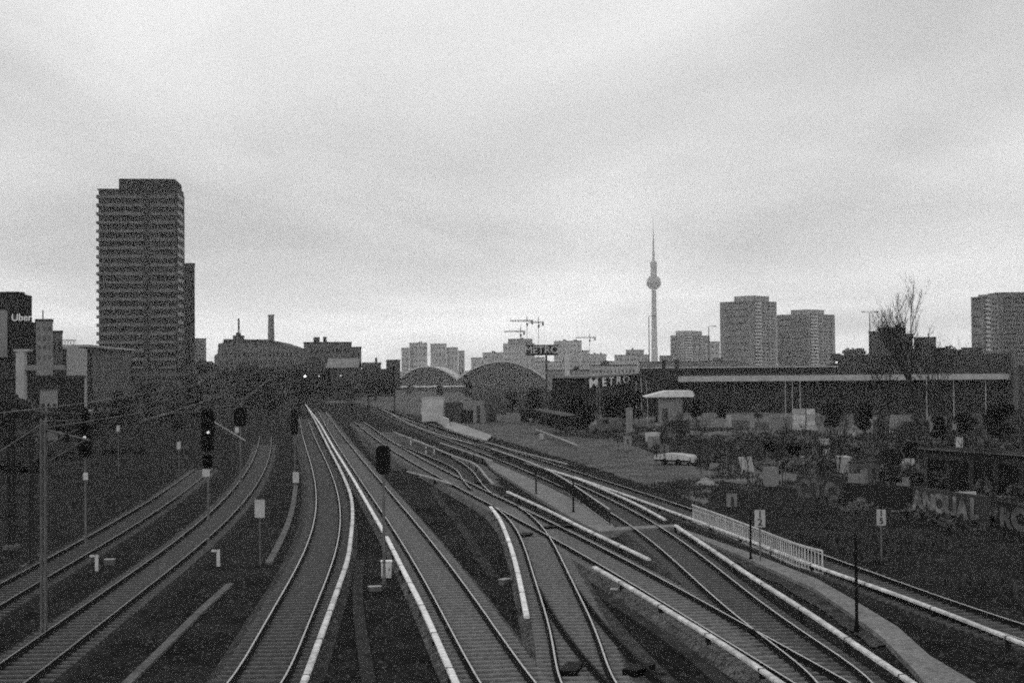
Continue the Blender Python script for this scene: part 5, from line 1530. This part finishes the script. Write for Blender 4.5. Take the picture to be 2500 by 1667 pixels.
scrub('bramble_scrub', 'tangled dark bramble across the right yard', [
    (1700, 1075, 160, 16, 12), (1850, 1080, 160, 22, 14), (2000, 1090, 140, 26, 14), (2160, 1110, 160, 34, 16), (2320, 1090, 160, 30, 12), (2450, 1110, 120, 40, 12),
    (1790, 1115, 120, 18, 8), (1900, 1150, 100, 30, 10), (1980, 1140, 120, 30, 10), (2190, 1170, 120, 40, 12), (2110, 1240, 180, 26, 10), (2330, 1280, 170, 22, 9), (2240, 1268, 60, 26, 4), (2400, 1270, 60, 30, 4), (2470, 1210, 100, 40, 8),
    (1560, 1068, 120, 14, 8), (1480, 1045, 100, 16, 8), (1380, 1030, 120, 18, 10), (1290, 1020, 60, 16, 5), (1640, 1100, 90, 12, 6), (1830, 1190, 90, 18, 6)], 9, M['leaf2'], .26)
scrub('bank_scrub', 'dark bramble along the left bank', [
    (60, 1060, 200, 30, 12), (200, 1050, 200, 30, 12), (330, 1035, 160, 26, 12), (430, 1020, 160, 24, 12), (560, 1000, 160, 26, 14), (640, 985, 120, 26, 12), (40, 1150, 160, 34, 9), (180, 1120, 140, 24, 7),
    (700, 975, 80, 20, 8), (300, 1110, 160, 20, 7)], 10, M['leaf'], .3)
SAP = [bare_tree_meshes(101 + k, 5 + k, 4, .05, .5) for k in range(3)]
rr = random.Random(77)
def zone():
    while True:
        px, py = rr.uniform(1500, 2560), rr.uniform(1035, 1255)
        if py < 1060 + (px - 1500) * .22 + 60 and py > 1030 + (px - 1500) * .02: return px, py
LM = [(1640, 1121, 'the white covered trailer'), (1722, 1184, 'the pale sand heap'), (1788, 1222, 'the lone grey cabinet'), (2067, 1140, 'the pale cabin'), (2026, 1030, 'the round dark bush'),
      (2000, 1200, 'the dim graffiti blobs'), (2310, 1225, 'the big graffiti letters'), (2240, 1100, 'the bare tree trunk'), (2400, 1110, 'the long dark shed roof'), (1534, 1080, 'the pale upright cabinet'),
      (1856, 1265, 'the board marked 12'), (1960, 1050, 'the pale crates'), (2134, 1160, 'the slim pale box'), (1720, 1128, 'the dark flat trailer'), (2470, 1260, 'the wall at the right edge')]
PEND = {}
def near_label(r, what, px, py):
    d, l = min(((math.hypot(px - a, (py - b) * 2.5), n) for a, b, n in LM))
    PEND.setdefault((what, l), []).append((d, px, py, r))
def finish_labels():
    ordn = ['nearest', 'second nearest', 'third nearest', 'fourth nearest', 'fifth nearest', 'sixth nearest', 'seventh nearest', 'eighth nearest', 'ninth nearest', 'tenth nearest']
    pos = {n: (a, b) for a, b, n in LM}
    for (what, l), items in PEND.items():
        items.sort(key=lambda t: t[0])
        for i, (d, px, py, r) in enumerate(items):
            a, b = pos[l]
            side = ('right of' if px > a else 'left of') if abs(px - a) > abs(py - b) * 1.2 else ('behind' if py < b else 'in front of')
            r['label'] = '%s %s, %s %s' % (what, side, ordn[min(i, 9)], l) if False else '%s %s %s, %s there' % (what, side, l, ordn[min(i, 9)])
for k in range(64):
    px, py = zone(); p = gp(px, py, GZ); s_ = rr.uniform(.55, 1.15)
    plant(SAP[k % 3], 'sapling', 'thin bare sapling standing in the scrub of the right yard', p.x, p.y, s_, s_, rz=rr.uniform(0, 6), group='bare saplings in the right yard', cat='sapling')
    near_label(COL.objects[-1].parent, 'thin bare sapling', px, py)
boards = []
for k in range(46):
    px, py = zone(); p = gp(px, py, GZ); w_, h_ = rr.uniform(.4, 1.6), rr.uniform(.3, 1.3); kind = k % 3
    lab = ['pale sheet of board leaning in the scrub of the right yard', 'grey wooden pallet lying in the scrub of the right yard', 'dim upright panel among the scrub of the right yard'][kind]
    r = thing(['leaning_board', 'pallet', 'upright_panel'][kind], lab, ['board', 'pallet', 'panel'][kind], p, rr.uniform(-.7, .7), group=['boards lying about the right yard', 'pallets lying about the right yard', 'panels standing in the right yard'][kind])
    near_label(r, ['pale leaning board', 'grey wooden pallet', 'dim upright panel'][kind], px, py)
    if kind == 0:
        part(r, 'sheet', MB().xprism([(0, 0), (.04, 0), (h_ * .4 + .04, h_), (h_ * .4, h_)], -w_ / 2, w_ / 2), M['pale'])
    elif kind == 1:
        mb = MB()
        for q in range(5): mb.box(-.6 + q * .26, -.42 + q * .26, -.4, .4, .12, .15)
        part(r, 'deck', mb, M['grey'])
        for yv in (-.4, -.05, .3): part(r, 'runner', MB().box(-.6, .62, yv, yv + .1, 0, .119), M['midgrey'])
    else:
        part(r, 'panel', MB().bbox(-w_ / 2, w_ / 2, 0, .08, .1, h_ + .3, .01), M['grey'])
        part(r, 'foot', MB().box(-w_ / 2 + .05, -w_ / 2 + .15, -.2, .3, 0, .099), M['dark'])
        part(r, 'foot', MB().box(w_ / 2 - .15, w_ / 2 - .05, -.2, .3, 0, .099), M['dark'])
finish_labels()
# wire fence below the yard
p0 = gp(1270, 1058, GZ)
fn = thing('wire_fence', 'thin wire fence with grey posts along the foot of the yard slope', 'fence', p0)
fp = [gp(1270 + 900 * k / 25, 1058 + 165 * k / 25, GZ) for k in range(26)]
for p in fp:
    part(fn, 'post', MB().box(p.x - .035, p.x + .035, p.y - .035, p.y + .035, GZ, GZ + 1.34), M['steel_dull'], world=True)
for hh in (.4, .85, 1.28):
    part(fn, 'strand', MB().tube([(p.x, p.y - .04, GZ + hh) for p in fp], .012, 4), M['steel_dull'], world=True)
for x, yb, h_, lab in ((1040, 1116, 26, 'first white marker post in the middle gravel'), (1060, 1113, 26, 'second white marker post in the middle gravel'), (1003, 1090, 24, 'white marker post left of the pair in the middle gravel')):
    p = gp(x, yb, GZ); r = thing('marker_post', lab, 'marker post', p, group='white marker posts in the middle gravel')
    part(r, 'post', MB().box(-.06, .06, -.06, .06, 0, h_ * p.y / F), M['offwhite']); part(r, 'band', MB().box(-.07, .07, -.07, .07, h_ * p.y / F * .7, h_ * p.y / F * .8), M['dark'])
# loose stones and scraps thrown over the ballast
rr = random.Random(5); mb = MB()
for k in range(9000):
    Y = 36 + 70 * rr.random() ** 1.5; X = rr.uniform(-.38, .40) * Y
    s_ = rr.uniform(.02, .055) * (1 + Y / 80); z = GZ + .0
    a = rr.uniform(0, 3)
    mb.add([(X + s_ * math.cos(a), Y + s_ * math.sin(a), z), (X + s_ * math.cos(a + 2.1), Y + s_ * math.sin(a + 2.1), z), (X + s_ * math.cos(a + 4.2), Y + s_ * math.sin(a + 4.2), z), (X + rr.uniform(-.3, .3) * s_, Y, z + s_ * .9)], [(0, 1, 3), (1, 2, 3), (2, 0, 3)])
single('loose_stones', mb, mat('loose_stone', .06, var=.6, scale=3), 'loose stones scattered over the dark ground between the tracks', 'stones', kind='stuff')


# ------------------------------------------------------------------ haze
mb = MB().box(-2600, 2600, -120, 4300, GZ - 1.0, 440)
hz_o = bpy.data.objects.new('haze', None)
me = bpy.data.meshes.new('haze'); me.from_pydata(mb.v, [], mb.f)
mh = bpy.data.materials.new('haze_air'); mh.use_nodes = True
t = mh.node_tree
for n in list(t.nodes):
    if n.type == 'BSDF_PRINCIPLED': t.nodes.remove(n)
pv = t.nodes.new('ShaderNodeVolumePrincipled')
pv.inputs['Color'].default_value = (.97, .97, .97, 1)
pv.inputs['Density'].default_value = 0.00018
pv.inputs['Anisotropy'].default_value = 0.0
t.links.new(pv.outputs[0], t.nodes['Material Output'].inputs['Volume'])
me.materials.append(mh)
hz_o = bpy.data.objects.new('haze', me); COL.objects.link(hz_o)
hz_o['kind'] = 'stuff'; hz_o['label'] = 'pale winter haze filling the air over the yard'; hz_o['category'] = 'haze'
